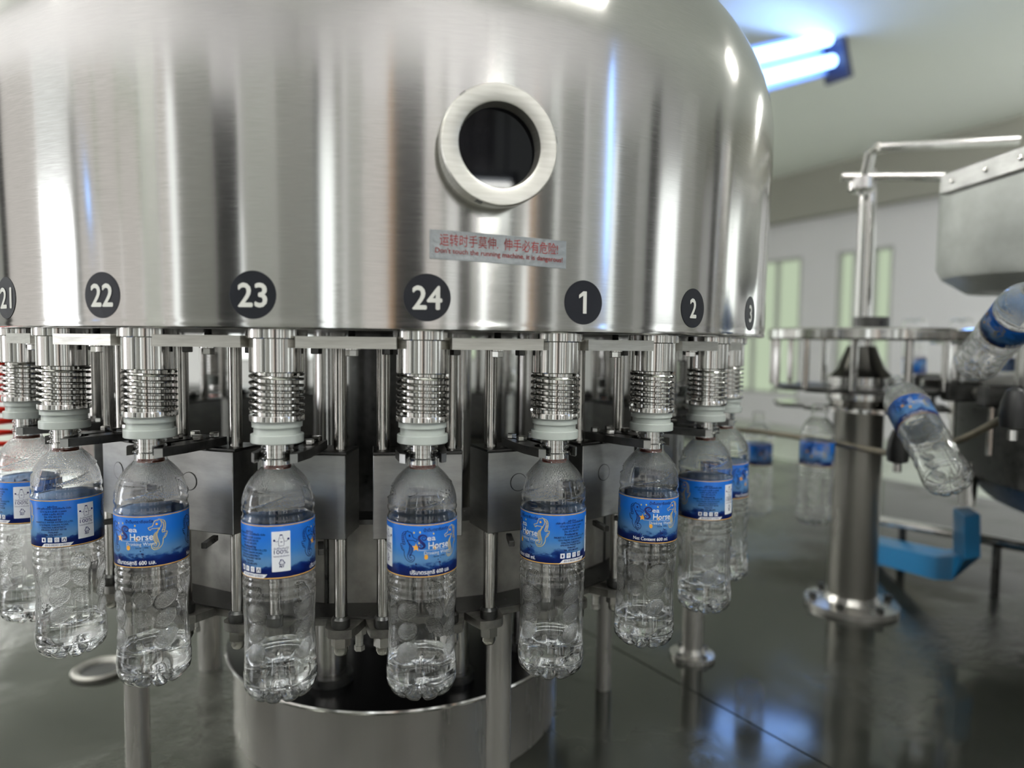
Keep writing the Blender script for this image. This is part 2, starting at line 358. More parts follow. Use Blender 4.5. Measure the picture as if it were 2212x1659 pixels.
# ------------------------------------------------------------------ deck
DZ = -.60
dk = thing('machine_deck', 'wet worn stainless deck under the filling machine', 'deck', (0, 0, 0))
def deckpoly(name, pts):
    mb = MB(); mb.prism([(p.x, p.y) for p in pts], DZ - .03, DZ); return mb.build(name, M_deck, dk, smooth=False)
def onz(u, v_, z): r_ = px(u, v_, 1) - CAM; return CAM + r_ * (z / r_.z)
A = onz(1330, 1400, DZ); B = onz(1795, 1659, DZ); dirn = (B - A).normalized(); nrm = Vector((-dirn.y, dirn.x, 0))
DE = (-3.2, 1.32, -2.0, 2.6)     # deck extent along E1 and E2
corners = [E1 * a + E2 * b_ for a, b_ in ((DE[0], DE[2]), (DE[1], DE[2]), (DE[1], DE[3]), (DE[0], DE[3]))]
def halfplane(pts, sgn, off):
    out = []
    f_ = lambda p: sgn * ((p - A).dot(nrm)) - off
    for p, q_ in zip(pts, pts[1:] + pts[:1]):
        fp, fq = f_(p), f_(q_)
        if fp >= 0: out.append(p)
        if fp * fq < 0: out.append(p + (q_ - p) * (fp / (fp - fq)))
    return out
deckpoly('deck_plate', halfplane(corners, 1, .002)); deckpoly('deck_plate', halfplane(corners, -1, .002))
MB().prism([(q_.x, q_.y) for q_ in (A - dirn * 3 + nrm * .02, A + dirn * .8 + nrm * .02, A + dirn * .8 - nrm * .02, A - dirn * 3 - nrm * .02)], DZ - .04, DZ - .0305).build('deck_seam', M_dark, dk, smooth=False)
for c in corners:
    c = c * .93; MB().box(c.x - .05, c.x + .05, c.y - .05, c.y + .05, FZ, DZ - .03, .004).build('leg', M_greyp, dk)
h = onz(217, 1450, DZ)
MB().lathe([(.044, 0), (.047, .006), (.042, .010), (.034, .006), (.031, .001)], 40, Matrix.Translation((h.x, h.y, DZ)), False).build('drain_rim', M_cast, dk)
MB().cyl(.032, .0005, .002, 32, Matrix.Translation((h.x, h.y, DZ))).build('drain_hole', M_blackpl, dk)

# ------------------------------------------------------------------ filling tank
RT = .5607; ZB = .0085
tank = thing('filling_tank', 'large round brushed steel filling tank with numbered black dots', 'tank', (0, 0, 0))
prof = [(RT - .02, ZB), (RT - .003, ZB), (RT, ZB + .0015), (RT + .0004, ZB + .004), (RT, ZB + .006), (RT, .02)]
for i in range(1, 12): prof.append((RT + .004 * (3 * (i / 11) ** 2 - 2 * (i / 11) ** 3), .02 + i * .255 / 11))
RC = .20; zc = .275
for i in range(1, 25):
    a = i / 24 * PI / 2 * .86; prof.append((RT + .004 - RC + RC * cos(a), zc + RC * sin(a)))
lr, lz = prof[-1]
prof += [(lr * .75, lz + .03), (lr * .4, lz + .05), (0, lz + .06)]
MB().lathe(prof, 300, None, False).build('tank_shell', M_tank, tank, ang=50)
MB().lathe([(RT - .004, ZB + .001), (RT - .02, ZB + .0015), (.2, ZB + .0015), (0, ZB + .0015)], 96, None, False).build('tank_base', M_dark, tank)
sg_a = rad(16.9); SG = pol(sg_a, RT, .163)
sgm = Matrix.Translation(SG) @ Matrix.Rotation(sg_a, 4, 'Z') @ Matrix.Rotation(PI / 2, 4, 'X')   # local z points out of the tank
SGR = MB().lathe([(.047, -.012), (.047, .010), (.0445, .011), (.0445, .014), (.0495, .0145), (.0503, .016), (.0503, .026), (.0492, .0275), (.0375, .0275), (.0355, .0265), (.0345, .02), (.0335, .012), (.0335, .004)], 72, sgm, False).build('sight_glass_ring', M_alu, tank)
MB().lathe([(.0442, .0095), (.0452, .0125), (.0442, .0145)], 48, sgm, False).build('gasket', M_blackpl, SGR)
MB().lathe([(.034, .015), (.0, .015)], 48, sgm, False).build('glass_pane', M_sight, SGR, ang=80)
for a in (40, 160, 280):
    MB().box(-.003, .003, .0475, .0506, .019, .0265, .0003, sgm @ Matrix.Rotation(rad(a), 4, 'Z')).build('notch', M_dark, SGR)

def textmesh(body, font=None):
    cu = bpy.data.curves.new('t', 'FONT'); cu.body = body; cu.size = 1; cu.resolution_u = 3
    o = bpy.data.objects.new('t', cu); COL.objects.link(o)
    dg = bpy.context.evaluated_depsgraph_get(); dg.update()
    me = bpy.data.meshes.new_from_object(o.evaluated_get(dg), depsgraph=dg)
    V = np.array([v.co[:2] for v in me.vertices]) if len(me.vertices) else np.zeros((0, 2)); F = [tuple(p.vertices) for p in me.polygons]
    bpy.data.objects.remove(o); bpy.data.curves.remove(cu); bpy.data.meshes.remove(me)
    return V, F
class Flat:
    """flat print: shapes in (s, h) laid onto a cylinder of radius R"""
    def __init__(s): s.V = []; s.F = []
    def add(s, V, F):
        b0 = len(s.V); s.V += [tuple(v) for v in V]; s.F += [tuple(i + b0 for i in f) for f in F]
    def text(s, body, cx, base, height, width=None, bold=0.0, slant=0.0, rise=0.0):
        V, F = textmesh(body)
        if len(V) == 0: return
        if not F: return
        x0, x1 = V[:, 0].min(), V[:, 0].max()
        k = height / .70
        kx = (width / (x1 - x0)) if width else k
        W = np.empty_like(V); W[:, 0] = (V[:, 0] - (x0 + x1) / 2) * kx; W[:, 1] = V[:, 1] * k
        W[:, 0] += W[:, 1] * slant; W[:, 1] += W[:, 0] * rise
        offs = [(0, 0)] if not bold else [(-bold, 0), (bold, 0), (0, bold), (0, -bold)]
        for ox, oy in offs: s.add(W + np.array([cx + ox, base + oy]), F)
    def poly(s, pts): s.add(pts, [tuple(range(len(pts)))])
    def rect(s, x0, x1, y0, y1, n=6):
        xs = np.linspace(x0, x1, n + 1)
        for a, b_ in zip(xs, xs[1:]): s.poly([(a, y0), (b_, y0), (b_, y1), (a, y1)])
    def disc(s, cx, cy, rx_, ry=None, n=16):
        ry = ry or rx_; s.poly([(cx + rx_ * cos(2 * PI * i / n), cy + ry * sin(2 * PI * i / n)) for i in range(n)])
    def stroke(s, pts, wd, sub=5):
        P_ = [np.array(p, float) for p in pts]; out = []; ws = []
        wl = wd if hasattr(wd, '__len__') else [wd] * len(P_)
        for i in range(len(P_) - 1):
            p0_ = P_[max(i - 1, 0)]; p1_ = P_[i]; p2_ = P_[i + 1]; p3_ = P_[min(i + 2, len(P_) - 1)]
            for j in range(sub):
                t_ = j / sub
                out.append(.5 * ((2 * p1_) + (-p0_ + p2_) * t_ + (2 * p0_ - 5 * p1_ + 4 * p2_ - p3_) * t_ ** 2 + (-p0_ + 3 * p1_ - 3 * p2_ + p3_) * t_ ** 3))
                ws.append(wl[i] * (1 - t_) + wl[i + 1] * t_)
        out.append(P_[-1]); ws.append(wl[-1]); L_ = []; R_ = []
        for i, p in enumerate(out):
            d_ = out[min(i + 1, len(out) - 1)] - out[max(i - 1, 0)]; d_ = d_ / (np.linalg.norm(d_) + 1e-12)
            nn_ = np.array((-d_[1], d_[0])) * ws[i] / 2; L_.append(p + nn_); R_.append(p - nn_)
        n = len(out); s.add(L_ + R_, [(i, i + 1, n + i + 1, n + i) for i in range(n - 1)])
    def build(s, name, m, parent, R, z0, lift, phi0=0.0):
        V = np.array(s.V); ph = V[:, 0] / R + phi0; r_ = R + lift
        W = np.stack([r_ * np.sin(ph), -r_ * np.cos(ph), z0 + V[:, 1]], 1)
        me = bpy.data.meshes.new(name); me.from_pydata(W.tolist(), [], s.F); me.update()
        return link(name, me, m, parent, smooth=False)

TH0 = .196; STEP = rad(15)
NUM = {-4: '20', -3: '21', -2: '22', -1: '23', 0: '24', 1: '1', 2: '2', 3: '3', 4: '4'}
for k_, tx_ in NUM.items():
    f = Flat(); f.disc(0, 0, .0203, n=40); o = f.build('number_decal', M_decal, tank, RT, .037, .0004 + .002 * 0, TH0 + k_ * STEP)
    o['label'] = 'round black decal reading ' + tx_
    f = Flat(); (f.text(tx_, 0, -.0098, .0196, {1: .0105, 2: .0245}[len(tx_)], bold=.0006) if tx_ != '1' else (f.rect(-.0008, .0030, -.0102, .0102, 1), f.poly([(-.0008, .0102), (-.0052, .0068), (-.0052, .0036), (-.0008, .0062)]))); f.build('numeral', M_decwhite, o, RT, .037, .0007, TH0 + k_ * STEP)
st_c = rad(17.8)
f = Flat()
sk = -.0035
xs = np.linspace(-.0626, .0626, 9)
for a, b_ in zip(xs, xs[1:]): f.poly([(a, -.0122 + a * sk * 8), (b_, -.0122 + b_ * sk * 8), (b_, .0125 + b_ * sk * 8), (a, .0125 + a * sk * 8)])
stk = f.build('warning_sticker', M_sticker, tank, RT, .0806, .0014, st_c); stk['label'] = 'silver foil warning sticker with red print'
f = Flat(); f.text('运转时手莫伸.  伸手必有危险!', -.0, .0003, .0078, .108, rise=sk * 8); f.text("Don't touch the running machine, it is dangerous!", .0005, -.0068, .0042, .1165, bold=.00008, rise=sk * 8)
f.build('lettering', M_textred, stk, RT, .0806, .0018, st_c)['kind'] = 'stuff'

# ------------------------------------------------------------------ filling valves
RV = .511
v0 = thing('filling_valve', 'steel filling valve', 'valve', group='spring-loaded filling valves hanging under the tank')
MB().lathe([(.0262, .0), (.0275, .001), (.0275, .0085), (.02, .0085)], 40).build('valve_flange', M_pol, v0)
MB().lathe([(.0205, .0005), (.0243, .0002), (.0243, -.0295), (.0236, -.0305), (.0205, -.0305), (.0196, -.0300), (.0196, -.069), (.018, -.069)], 44, None, False).build('valve_tube', M_pol, v0)
pts = []; turns = 6.6
for i in range(int(turns * 28) + 1):
    a = 2 * PI * i / 28; t_ = i / (turns * 28)
    zz = t_ ** 1.0
    e = .06; zz = -.0322 - .0352 * (t_ * 1.12 - .06 if .06 < t_ < .94 else (t_ * .12 if t_ <= .06 else .9928 - (1 - t_) * .12 + .0))
    pts.append((.0233 * cos(a), .0233 * sin(a), zz))
MB().tube(pts, .00145, 8).build('spring', M_pol, v0)
MB().lathe([(.0205, -.069), (.0244, -.0693), (.0246, -.0698), (.0246, -.0742), (.0238, -.0748), (.018, -.0748)], 44).build('collar', M_pol, v0)
MB().lathe([(.016, -.0748), (.0222, -.0752), (.0224, -.0756), (.0224, -.0802), (.0208, -.0806), (.0208, -.0866), (.0233, -.0868), (.0236, -.0872), (.0236, -.0942), (.0228, -.0949), (.0148, -.0949), (.0146, -.088)], 44, None, False).build('seal_ring', M_seal, v0)
MB().lathe([(.0, -.08), (.0116, -.08), (.0116, -.109), (.0124, -.1100), (.0124, -.1150), (.0, -.1150)], 28).build('nozzle', M_pol, v0)
MB().lathe([(.004, -.1151), (.0118, -.1153), (.0122, -.1168), (.0118, -.1188), (.004, -.119)], 28).build('gasket', M_red, v0)
VL = {-4: 'filling valve above the leftmost bottle, cut close to the frame edge', -3: 'filling valve holding the second bottle from left, with the address text', -2: 'filling valve holding the third bottle from left, with the gold seahorse',
      -1: 'filling valve holding the bottle with the centred white panel', 0: 'filling valve straight below the dot 24 and its warning sticker', 1: 'filling valve left below the dot 1, right of the frame centre', 2: 'filling valve holding the third bottle from the right',
      3: 'filling valve holding the second bottle from the right', 4: 'softly blurred rightmost filling valve, half hidden by its neighbour'}
snap = snapshot(v0); first = True
for k_ in range(-6, 18):
    o = v0 if first else copy_tree(snap); first = False
    a = TH0 + k_ * STEP; p = pol(a, RV); o.location = p; o.rotation_euler = (0, 0, a + rad(random.uniform(-60, 60)))
    o['label'] = VL.get(k_, 'steel filling valve on the far side of the machine, seen blurred through the gaps')
    if k_ not in VL: o['group'] = 'filling valves on the far side'

# ------------------------------------------------------------------ clamp bars between the valves
b0 = thing('clamp_bar', 'bar', 'bar', group='grey clamp bars between the valves under the tank rim')
BR = .53
MB().prism([(-.0445, 0), (.0445, 0), (.0445, .018), (.030, .045), (-.030, .045), (-.0445, .018)], -.0078, .0029).build('bar', M_alu, b0, ang=20)
bm_ = MB().hexp(.0100, -.0150, -.0090, Matrix.Translation((0.003, .014, 0)), .3); bm_.cyl(.0075, -.0090, -.0079, 20, Matrix.Translation((0.003, .014, 0))); bm_.build('bolt', M_pol, b0)
pts = MB(); pts.lathe([(.003 if i % 2 else .0036, .0030 + i * .0006) for i in range(10)], 12, Matrix.Translation((0.003, .014, 0))); pts.build('stud', M_dark, b0)
for sx in (-1, 1): MB().hexp(.009, -.0135, -.0079, Matrix.Translation((sx * .033, .034, 0))).build('rod_nut', M_dark, b0)
snap = snapshot(b0); first = True
BL = {-5: 'grey clamp bar at the left frame edge, shortest one', -4: 'bright clamp bar in front of the second valve from left', -3: 'bright clamp bar left of the valve with the gold seahorse bottle', -2: 'clamp bar left of the valve above the centred white panel', -1: 'marked clamp bar just left of the valve below the dot 24',
      0: 'grey clamp bar just right of the valve below the dot 24', 1: 'scuffed grey clamp bar right of the valve below the dot 1', 2: 'grey clamp bar below the narrow oval dot 2', 3: 'short grey clamp bar nearest the right rim of the tank'}
for k_ in range(-6, 18):
    o = b0 if first else copy_tree(snap); first = False
    a = TH0 + (k_ + .5) * STEP; p = pol(a, BR); o.location = p; o.rotation_euler = (0, 0, a)
    o['label'] = BL.get(k_, 'grey clamp bar on the far side of the machine, seen blurred through the gaps')
    if k_ not in BL: o['group'] = 'clamp bars on the far side'

# ------------------------------------------------------------------ lifting blocks with rods and neck grippers
g0 = thing('bottle_lifter', 'lifter', 'lifter', group='steel lifting blocks with rods and neck grippers')
RB = .452     # front face radius; local -y is outwards, origin at front face centre
MB().box(-.0455, .0455, 0, .050, -.2025, -.116, .0008).build('block', M_mach, g0)
MB().box(-.0456, .0456, .003, .049, -.1162, -.1135, .0004).build('top_plate', M_dark, g0)
MB().lathe([(.0090, 0), (.0090, .0006), (.0, .0006)], 30, Matrix.Translation((-.010, -.0001, -.150)) @ Matrix.Rotation(PI / 2, 4, 'X')).build('round_plug', M_mach, g0)
MB().lathe([(.0090, .0), (.0098, .0), (.0098, .0004), (.0090, .0004)], 30, Matrix.Translation((-.010, -.0001, -.150)) @ Matrix.Rotation(PI / 2, 4, 'X'), False).build('plug_groove', M_dark, g0)
for sx in (-1, 1):
    r_ = MB(); r_.cyl(.0068, -.306, -.0079, 20, Matrix.Translation((sx * .035, .018, 0))); r_.build('rod', M_rod, g0)
    r_ = MB(); M_ = Matrix.Translation((sx * .035, .018, 0)); r_.lathe([(.0095, -.300), (.0098, -.298), (.0098, -.291), (.0072, -.288)], 20, M_, False)
    r_.build('rod_collar', M_dark, g0)
    r_ = MB(); r_.hexp(.0175, -.3205, -.3096, M_, .2); r_.lathe([(.0078, -.3205), (.0076, -.3255), (.0058, -.3292), (.003, -.3308), (0, -.331)], 18, M_, False); r_.build('cap_nut', M_rod, g0)
    # jaw of the neck gripper
    s_ = sx
    poly = [(s_ * .004, .022), (s_ * .020, .022), (s_ * .0235, -.012), (s_ * .0245, -.040), (s_ * .0215, -.066), (s_ * .0165, -.0715), (s_ * .0150, -.0655), (s_ * .0175, -.058), (s_ * .0170, -.048), (s_ * .0125, -.0405), (s_ * .004, -.038)]
    j = MB().prism(poly, -.1125, -.1040).build('gripper_jaw', M_dark, g0, ang=20)
    MB().prism([(s_ * .0217, -.0661), (s_ * .0167, -.0717), (s_ * .0152, -.0657), (s_ * .0178, -.0600)], -.1128, -.1045).build('jaw_tip', M_mach, j, smooth=False)
    MB().hexp(.009, -.1038, -.0985, Matrix.Translation((s_ * .0125, -.012, 0)), .4).build('bolt', M_pol, j)
    MB().hexp(.009, -.1038, -.0985, Matrix.Translation((s_ * .0125, .012, 0)), .1).build('bolt', M_pol, j)
    # short prong under the block
    pr = MB().box(-.0030, .0030, -.024, .006, -.2120, -.2060, .0006, Matrix.Translation((s_ * .020, 0, 0)) @ Matrix.Rotation(s_ * .35, 4, 'Z')).build('prong', M_dark, g0)
MB().box(-.012, .012, .000, .020, -.1165, -.1030, .0005).build('jaw_block', M_dark, g0)
snap = snapshot(g0); first = True
GL = {-5: 'lifting block at the left edge behind the leftmost bottle', -4: 'lifting block half hidden behind the leftmost bottle', -3: 'bright lifting block behind the second bottle from left', -2: 'lifting block with a round plug below the dot 22', -1: 'lifting block under the dot 23, right of its bottle',
      0: 'lifting block centred behind the bottle under the dot 24', 1: 'lifting block left of and behind the bottle under the dot 1', 2: 'lifting block with a round plug left of the bottle under dots 1 and 2', 3: 'lifting block behind the bottle under the dot 2'}
for k_ in range(-6, 18):
    o = g0 if first else copy_tree(snap); first = False
    a = TH0 + k_ * STEP; p = pol(a, RB); o.location = p; o.rotation_euler = (0, 0, a)
    o['label'] = GL.get(k_, 'lifting block on the far side of the machine, seen blurred through the gaps')
    if k_ not in GL: o['group'] = 'lifting blocks on the far side'

# ------------------------------------------------------------------ carrier ring, casing, hub, pedestal
ring = thing('carrier_ring', 'dark steel ring plate carrying the lifting rods', 'ring', (0, 0, 0))
N = 24 * 24; outer = []
for i in range(N):
    a = 2 * PI * i / N; rr = .412
    d_ = ((a - TH0 + STEP / 2) % STEP) - STEP / 2
    for off in (.081, -.081):
        q_ = abs(((d_ - off + STEP / 2) % STEP) - STEP / 2) * .434
        if q_ < .0185: rr = max(rr, .434 + math.sqrt(max(0, .0115 ** 2 - (max(0, q_ - .004)) ** 2 * .8)) if q_ < .0165 else .43)
    outer.append((rr * sin(a), -rr * cos(a)))
bm = bmesh.new(); O0 = [bm.verts.new((x, y, -.3095)) for x, y in outer]; O1 = [bm.verts.new((x, y, -.3005)) for x, y in outer]
I0 = [bm.verts.new((.33 * sin(2 * PI * i / N), -.33 * cos(2 * PI * i / N), -.3095)) for i in range(N)]; I1 = [bm.verts.new((.33 * sin(2 * PI * i / N), -.33 * cos(2 * PI * i / N), -.3005)) for i in range(N)]
for i in range(N):
    j = (i + 1) % N; bm.faces.new((O0[i], O0[j], O1[j], O1[i])); bm.faces.new((O1[i], O1[j], I1[j], I1[i])); bm.faces.new((I0[i], I0[j], O0[j], O0[i])); bm.faces.new((I1[i], I1[j], I0[j], I0[i]))
mbr = MB(); mbr.bm.free(); mbr.bm = bm; rp = mbr.build('ring_plate', worn('stained_ring_steel', (.27, .26, .235), (.10, .098, .09), .7, .35, .5, 40), ring)
MB().lathe([(.415, -.3003), (.415, -.2985), (.345, -.2985), (.345, -.3003)], 180, None, False).build('ring_top', M_dark, ring)
for k_ in range(-4, 5):
    a = TH0 + (k_ + .42) * STEP; Mx = Matrix.Translation(pol(a, .398))
    q_ = MB(); q_.hexp(.013, -.324, -.3120, Mx); q_.cyl(.0045, -.336, -.324, 12, Mx); q_.hexp(.010, -.342, -.336, Mx); q_.build('bolt', M_alu, ring)
case = thing('cam_casing', 'mottled grey steel casing panels behind the bottles', 'casing', (0, 0, 0))
for k_ in range(24):
    a = TH0 + (k_ + .5) * STEP; Mx = frame(pol(a, .372), a)
    MB().box(-.0475, .0475, 0, .008, -.300, -.205, .0015, Mx).build('casing_panel', M_cast, case)
    MB().box(-.0015, .0015, -.004, .004, -.300, -.207, 0, frame(pol(a + STEP / 2, .372), a + STEP / 2)).build('joint_strip', M_dark, case)
MB().lathe([(.385, -.2050), (.385, -.1995), (.345, -.1995), (.345, -.2050)], 144, None, False).build('top_ledge', M_dark, case)
hub = thing('centre_column', 'dark central column behind the lifting blocks', 'column', (0, 0, -.48))
MB().cyl(.085, .0, .4895, 40).build('column_body', M_dark, hub)
MB().cyl(.16, .15, .19, 48).build('column_plate', M_dark, hub)
for i, (a, r_, rr) in enumerate(((.55, .21, .0165), (-.35, .2, .022), (1.25, .22, .02), (-1.1, .21, .018), (2.3, .2, .02), (3.4, .2, .02))):
    p = pol(a, r_); t_ = thing('feed_pipe', ('upright inner pipe left of the valve between dots 24 and 1', 'upright inner pipe behind the gap left of the dot 24', 'upright inner pipe behind the gap under the dots 1 and 2', 'upright pipe inside the machine behind the bottle left of the dot 23', 'upright pipe on the far right side inside the machine', 'upright pipe on the far left side inside the machine')[i], 'pipe', (p.x, p.y, -.48), 0, 'upright pipes inside the machine')
    MB().cyl(rr, .0, .4895, 24).build('pipe_tube', M_pol, t_)
    MB().cyl(rr * 1.4, .0, .012, 24).build('pipe_flange', M_dark, t_)
ped = thing('pedestal', 'round brushed steel pedestal with a glossy black top disc', 'pedestal', (0, 0, DZ))
PZ = -.48 - DZ
MB().lathe([(.262, 0), (.262, PZ - .006)], 128).build('pedestal_drum', M_ped, ped)
MB().lathe([(.0, PZ - .006), (.270, PZ - .006), (.2715, PZ - .0045), (.2715, PZ - .0015), (.270, PZ), (.0, PZ)], 128, None, False).build('top_disc', M_black, ped)
MB().lathe([(.2716, PZ - .006), (.2725, PZ - .003), (.2716, PZ - .0005)], 128, None, False).build('disc_edge', M_pol, ped)

posts = [((.1708, -.2862 - .02), .0150, 0, 'steel post standing below the bottle between dots 24 and 1'), (onz(300, 1700, DZ), .0150, 0, 'steel post under the third bottle from left'),
         (onz(1303, 1486, DZ), .0135, .0, 'thin steel post right of the bottle between dots 24 and 1'), (onz(1495, 1418, DZ), .020, .042, 'steel post on a round foot below the bottle under the dot 2'), (onz(455, 1440, DZ), .020, .0, 'blurred steel post behind the bottle left of the dot 23')]
posts[0] = ((.171, -.2862 - .06), *posts[0][1:])
for (p, r_, fl, lb) in posts:
    t_ = thing('support_post', lb, 'post', (p[0], p[1], DZ), 0, 'round steel support posts')
    MB().cyl(r_, 0, .285, 28).build('post_tube', M_ped, t_)
    MB().cyl(r_ * .6, .285, .288, 20).build('post_top', M_dark, t_)
    if fl:
        MB().lathe([(fl, 0), (fl, .008), (fl * .6, .010), (r_, .02)], 32).build('foot_flange', M_ped, t_)
        for a in range(4): MB().hexp(.009, .008, .014, Matrix.Translation((fl * .8 * cos(a * PI / 2 + .5), fl * .8 * sin(a * PI / 2 + .5), 0))).build('bolt', M_dark, t_)

# ------------------------------------------------------------------ bottle
BH = .2400; RBOT = .0323
def smooth(a, b_, x): t_ = np.clip((x - a) / (b_ - a), 0, 1); return t_ * t_ * (3 - 2 * t_)
KN = [(0.0, .0235), (.0015, .0262), (.004, .0290), (.008, .0318), (.012, .0328), (.0150, .0331), (.0158, .0325), (.0168, .0325), (.0178, .0332), (.024, .0333), (.033, .0325), (.045, .0313), (.062, .0307), (.078, .0311), (.088, .0319), (.0955, .0327),
      (.0975, .0327), (.0990, .0319), (.1005, .0319), (.1020, .0328), (.1050, .0328), (.1065, .0319), (.1080, .0319), (.1095, .0328), (.1120, .0328), (.1132, .0322), (.1150, .0321), (.1165, .0325), (.1175, .0320), (.1190, .0318), (.1660, .0318), (.1675, .0322), (.1688, .0326), (.1702, .0324), (.1713, .0316), (.1730, .0315), (.1750, .0316), (.1762, .0324), (.1785, .0325), (.1800, .0320),
      (.1830, .0322), (.1870, .0318), (.1920, .0306), (.1970, .0287), (.2020, .0260), (.2060, .0230), (.2100, .0195), (.2130, .0163), (.2150, .0147), (.2165, .0143), (.2210, .0143), (.2222, .0143), (.2232, .0164), (.2245, .0164), (.2255, .0136), (.2272, .0134), (.2280, .0146), (.2292, .0146), (.2300, .0134), (.2318, .0134), (.2326, .0145), (.2338, .0145), (.2346, .0134), (.2385, .0134), (.2400, .0132)]
kz = np.array([k_[0] for k_ in KN]); kr = np.array([k_[1] for k_ in KN])
zs = []
for a, b_ in zip(kz, kz[1:]):
    n = max(1, int(math.ceil((b_ - a) / .0013))); zs += list(np.linspace(a, b_, n, endpoint=False))
zs = np.array(zs + [BH]); NZ = len(zs); NT = 216
ph = np.linspace(0, 2 * PI, NT, endpoint=False)
Zg, Pg = np.meshgrid(zs, ph, indexing='ij')
Rg = np.interp(Zg, kz, kr)
tex = np.zeros_like(Rg)
def adist(p, c): return (p - c + PI) % (2 * PI) - PI
for c in np.radians([45, 135, 225, 315]):
    for hz_ in (.0865, .0675, .0485):
        u = adist(Pg, c) * .032 / .0108; v_ = (Zg - hz_ - .0025 * u) / .0088; d_ = np.sqrt(u * u + v_ * v_)
        Rg += .0021 * (1 - smooth(.0, 1.0, d_)) - .0006 * np.exp(-((d_ - 1.02) / .10) ** 2); tex = np.maximum(tex, 1 - smooth(.85, 1.0, d_))
for c in np.radians([0, 90, 180, 270]):
    for off, sg in ((-.09, 1), (.09, 1), (0, -1)):
        u = adist(Pg, c + off) / .05; w_ = smooth(.038, .046, Zg) * (1 - smooth(.084, .092, Zg)); Rg += sg * .0009 * np.exp(-u * u) * w_
Rg += -.0009 * np.exp(-((Zg - .026) / .002) ** 2) * (.5 + .5 * np.cos(Pg * 4))
# shoulder leaves: clear, ridged, tips pointing sideways
sh = smooth(.180, .184, Zg) * (1 - smooth(.2115, .214, Zg)); leaf = np.zeros_like(Rg)
for c in np.radians([-30, 90, 210]):
    u = adist(Pg, c) / .80; hh = (Zg - .1855) / .0205
    wid = np.clip(1 - ((u + 1) / 2) ** 1.6, 0, 1)
    inside = (u > -1) & (u < 1)
    vv_ = (hh - .28 - .1 * u) / (.52 * wid + 1e-3)
    dd = np.where(inside, np.abs(vv_), 9)
    lf = 1 - smooth(.8, 1.0, dd); leaf = np.maximum(leaf, lf)
    Rg += (-.0009 * lf + .0008 * np.exp(-((dd - 1.0) / .10) ** 2)) * sh
tex = np.maximum(tex, sh * (1 - leaf))
# ten-lobed foot
ft = (1 - smooth(.001, .0150, Zg)); lob = np.abs(np.sin(Pg * 5)); Rg -= .0042 * ft * (1 - lob) ** 2
ZF = Zg.copy(); ZF += .0030 * (1 - smooth(.0, .008, Zg)) * (1 - lob) ** 2
def wallgrid(R_, Z_, i0=0, i1=None):
    X = R_ * np.sin(Pg); Y = -R_ * np.cos(Pg); return np.stack([X, Y, Z_], -1)[i0:i1].reshape(-1, 3)
def quads(nz, nt, off, flip=False):
    i = np.arange(nz - 1)[:, None] * nt; j = np.arange(nt)[None]; j2 = (j + 1) % nt
    q_ = np.stack([i + j, i + j2, i + nt + j2, i + nt + j], -1).reshape(-1, 4) + off
    return q_[:, ::-1] if flip else q_
TK = .00045
# base rings (underside): from foot rim inwards, star shaped
def under(R0, Z0, rr, dz, sc):
    out = []
    for s_, zz in zip(rr, dz):
        X = R0 * s_ * np.sin(ph); Y = -R0 * s_ * np.cos(ph); Z = Z0 * s_ ** .5 + zz + .0014 * (1 - lob[0]) * (1 - s_); out.append(np.stack([X, Y, Z], -1))
    return out
rr = [.85, .7, .55, .4, .25, .1]; dz = [.0002, .0012, .0028, .0045, .0058, .0064]
und_o = under(Rg[0], ZF[0], rr, dz, 1); und_i = under(Rg[0] - TK, ZF[0] + TK, rr, dz, 1)
outer_v = np.concatenate(und_o[::-1] + [wallgrid(Rg, ZF)]); inner_v = np.concatenate(und_i[::-1] + [wallgrid(Rg - TK, ZF + TK * (Zg < .01))])
nz_all = len(rr) + NZ; no = len(outer_v)
V = np.concatenate([outer_v, inner_v, [[0, 0, .0066], [0, 0, .0066 + TK]]])
F = [quads(nz_all, NT, 0), quads(nz_all, NT, no, True)]
top0 = (nz_all - 1) * NT; j = np.arange(NT); j2 = (j + 1) % NT
F.append(np.stack([top0 + j, top0 + j2, no + top0 + j2, no + top0 + j], -1))
tris = [(2 * no, int((a + 1) % NT), int(a)) for a in range(NT)] + [(2 * no + 1, int(no + a), int(no + (a + 1) % NT)) for a in range(NT)]
me = bpy.data.meshes.new('shell'); me.from_pydata(V.tolist(), [], np.concatenate(F).tolist() + tris); me.update()
texv = np.concatenate([np.zeros(len(rr) * NT), tex.reshape(-1)]); texv = np.concatenate([texv, texv * 0, [0, 0]])
at_ = me.attributes.new('texture', 'FLOAT', 'POINT'); at_.data.foreach_set('value', texv.astype(np.float32))
bot = thing('water_bottle', 'bottle', 'bottle', group='water bottles hanging from the filling valves')
link('shell', me, M_pet, bot, ang=180)
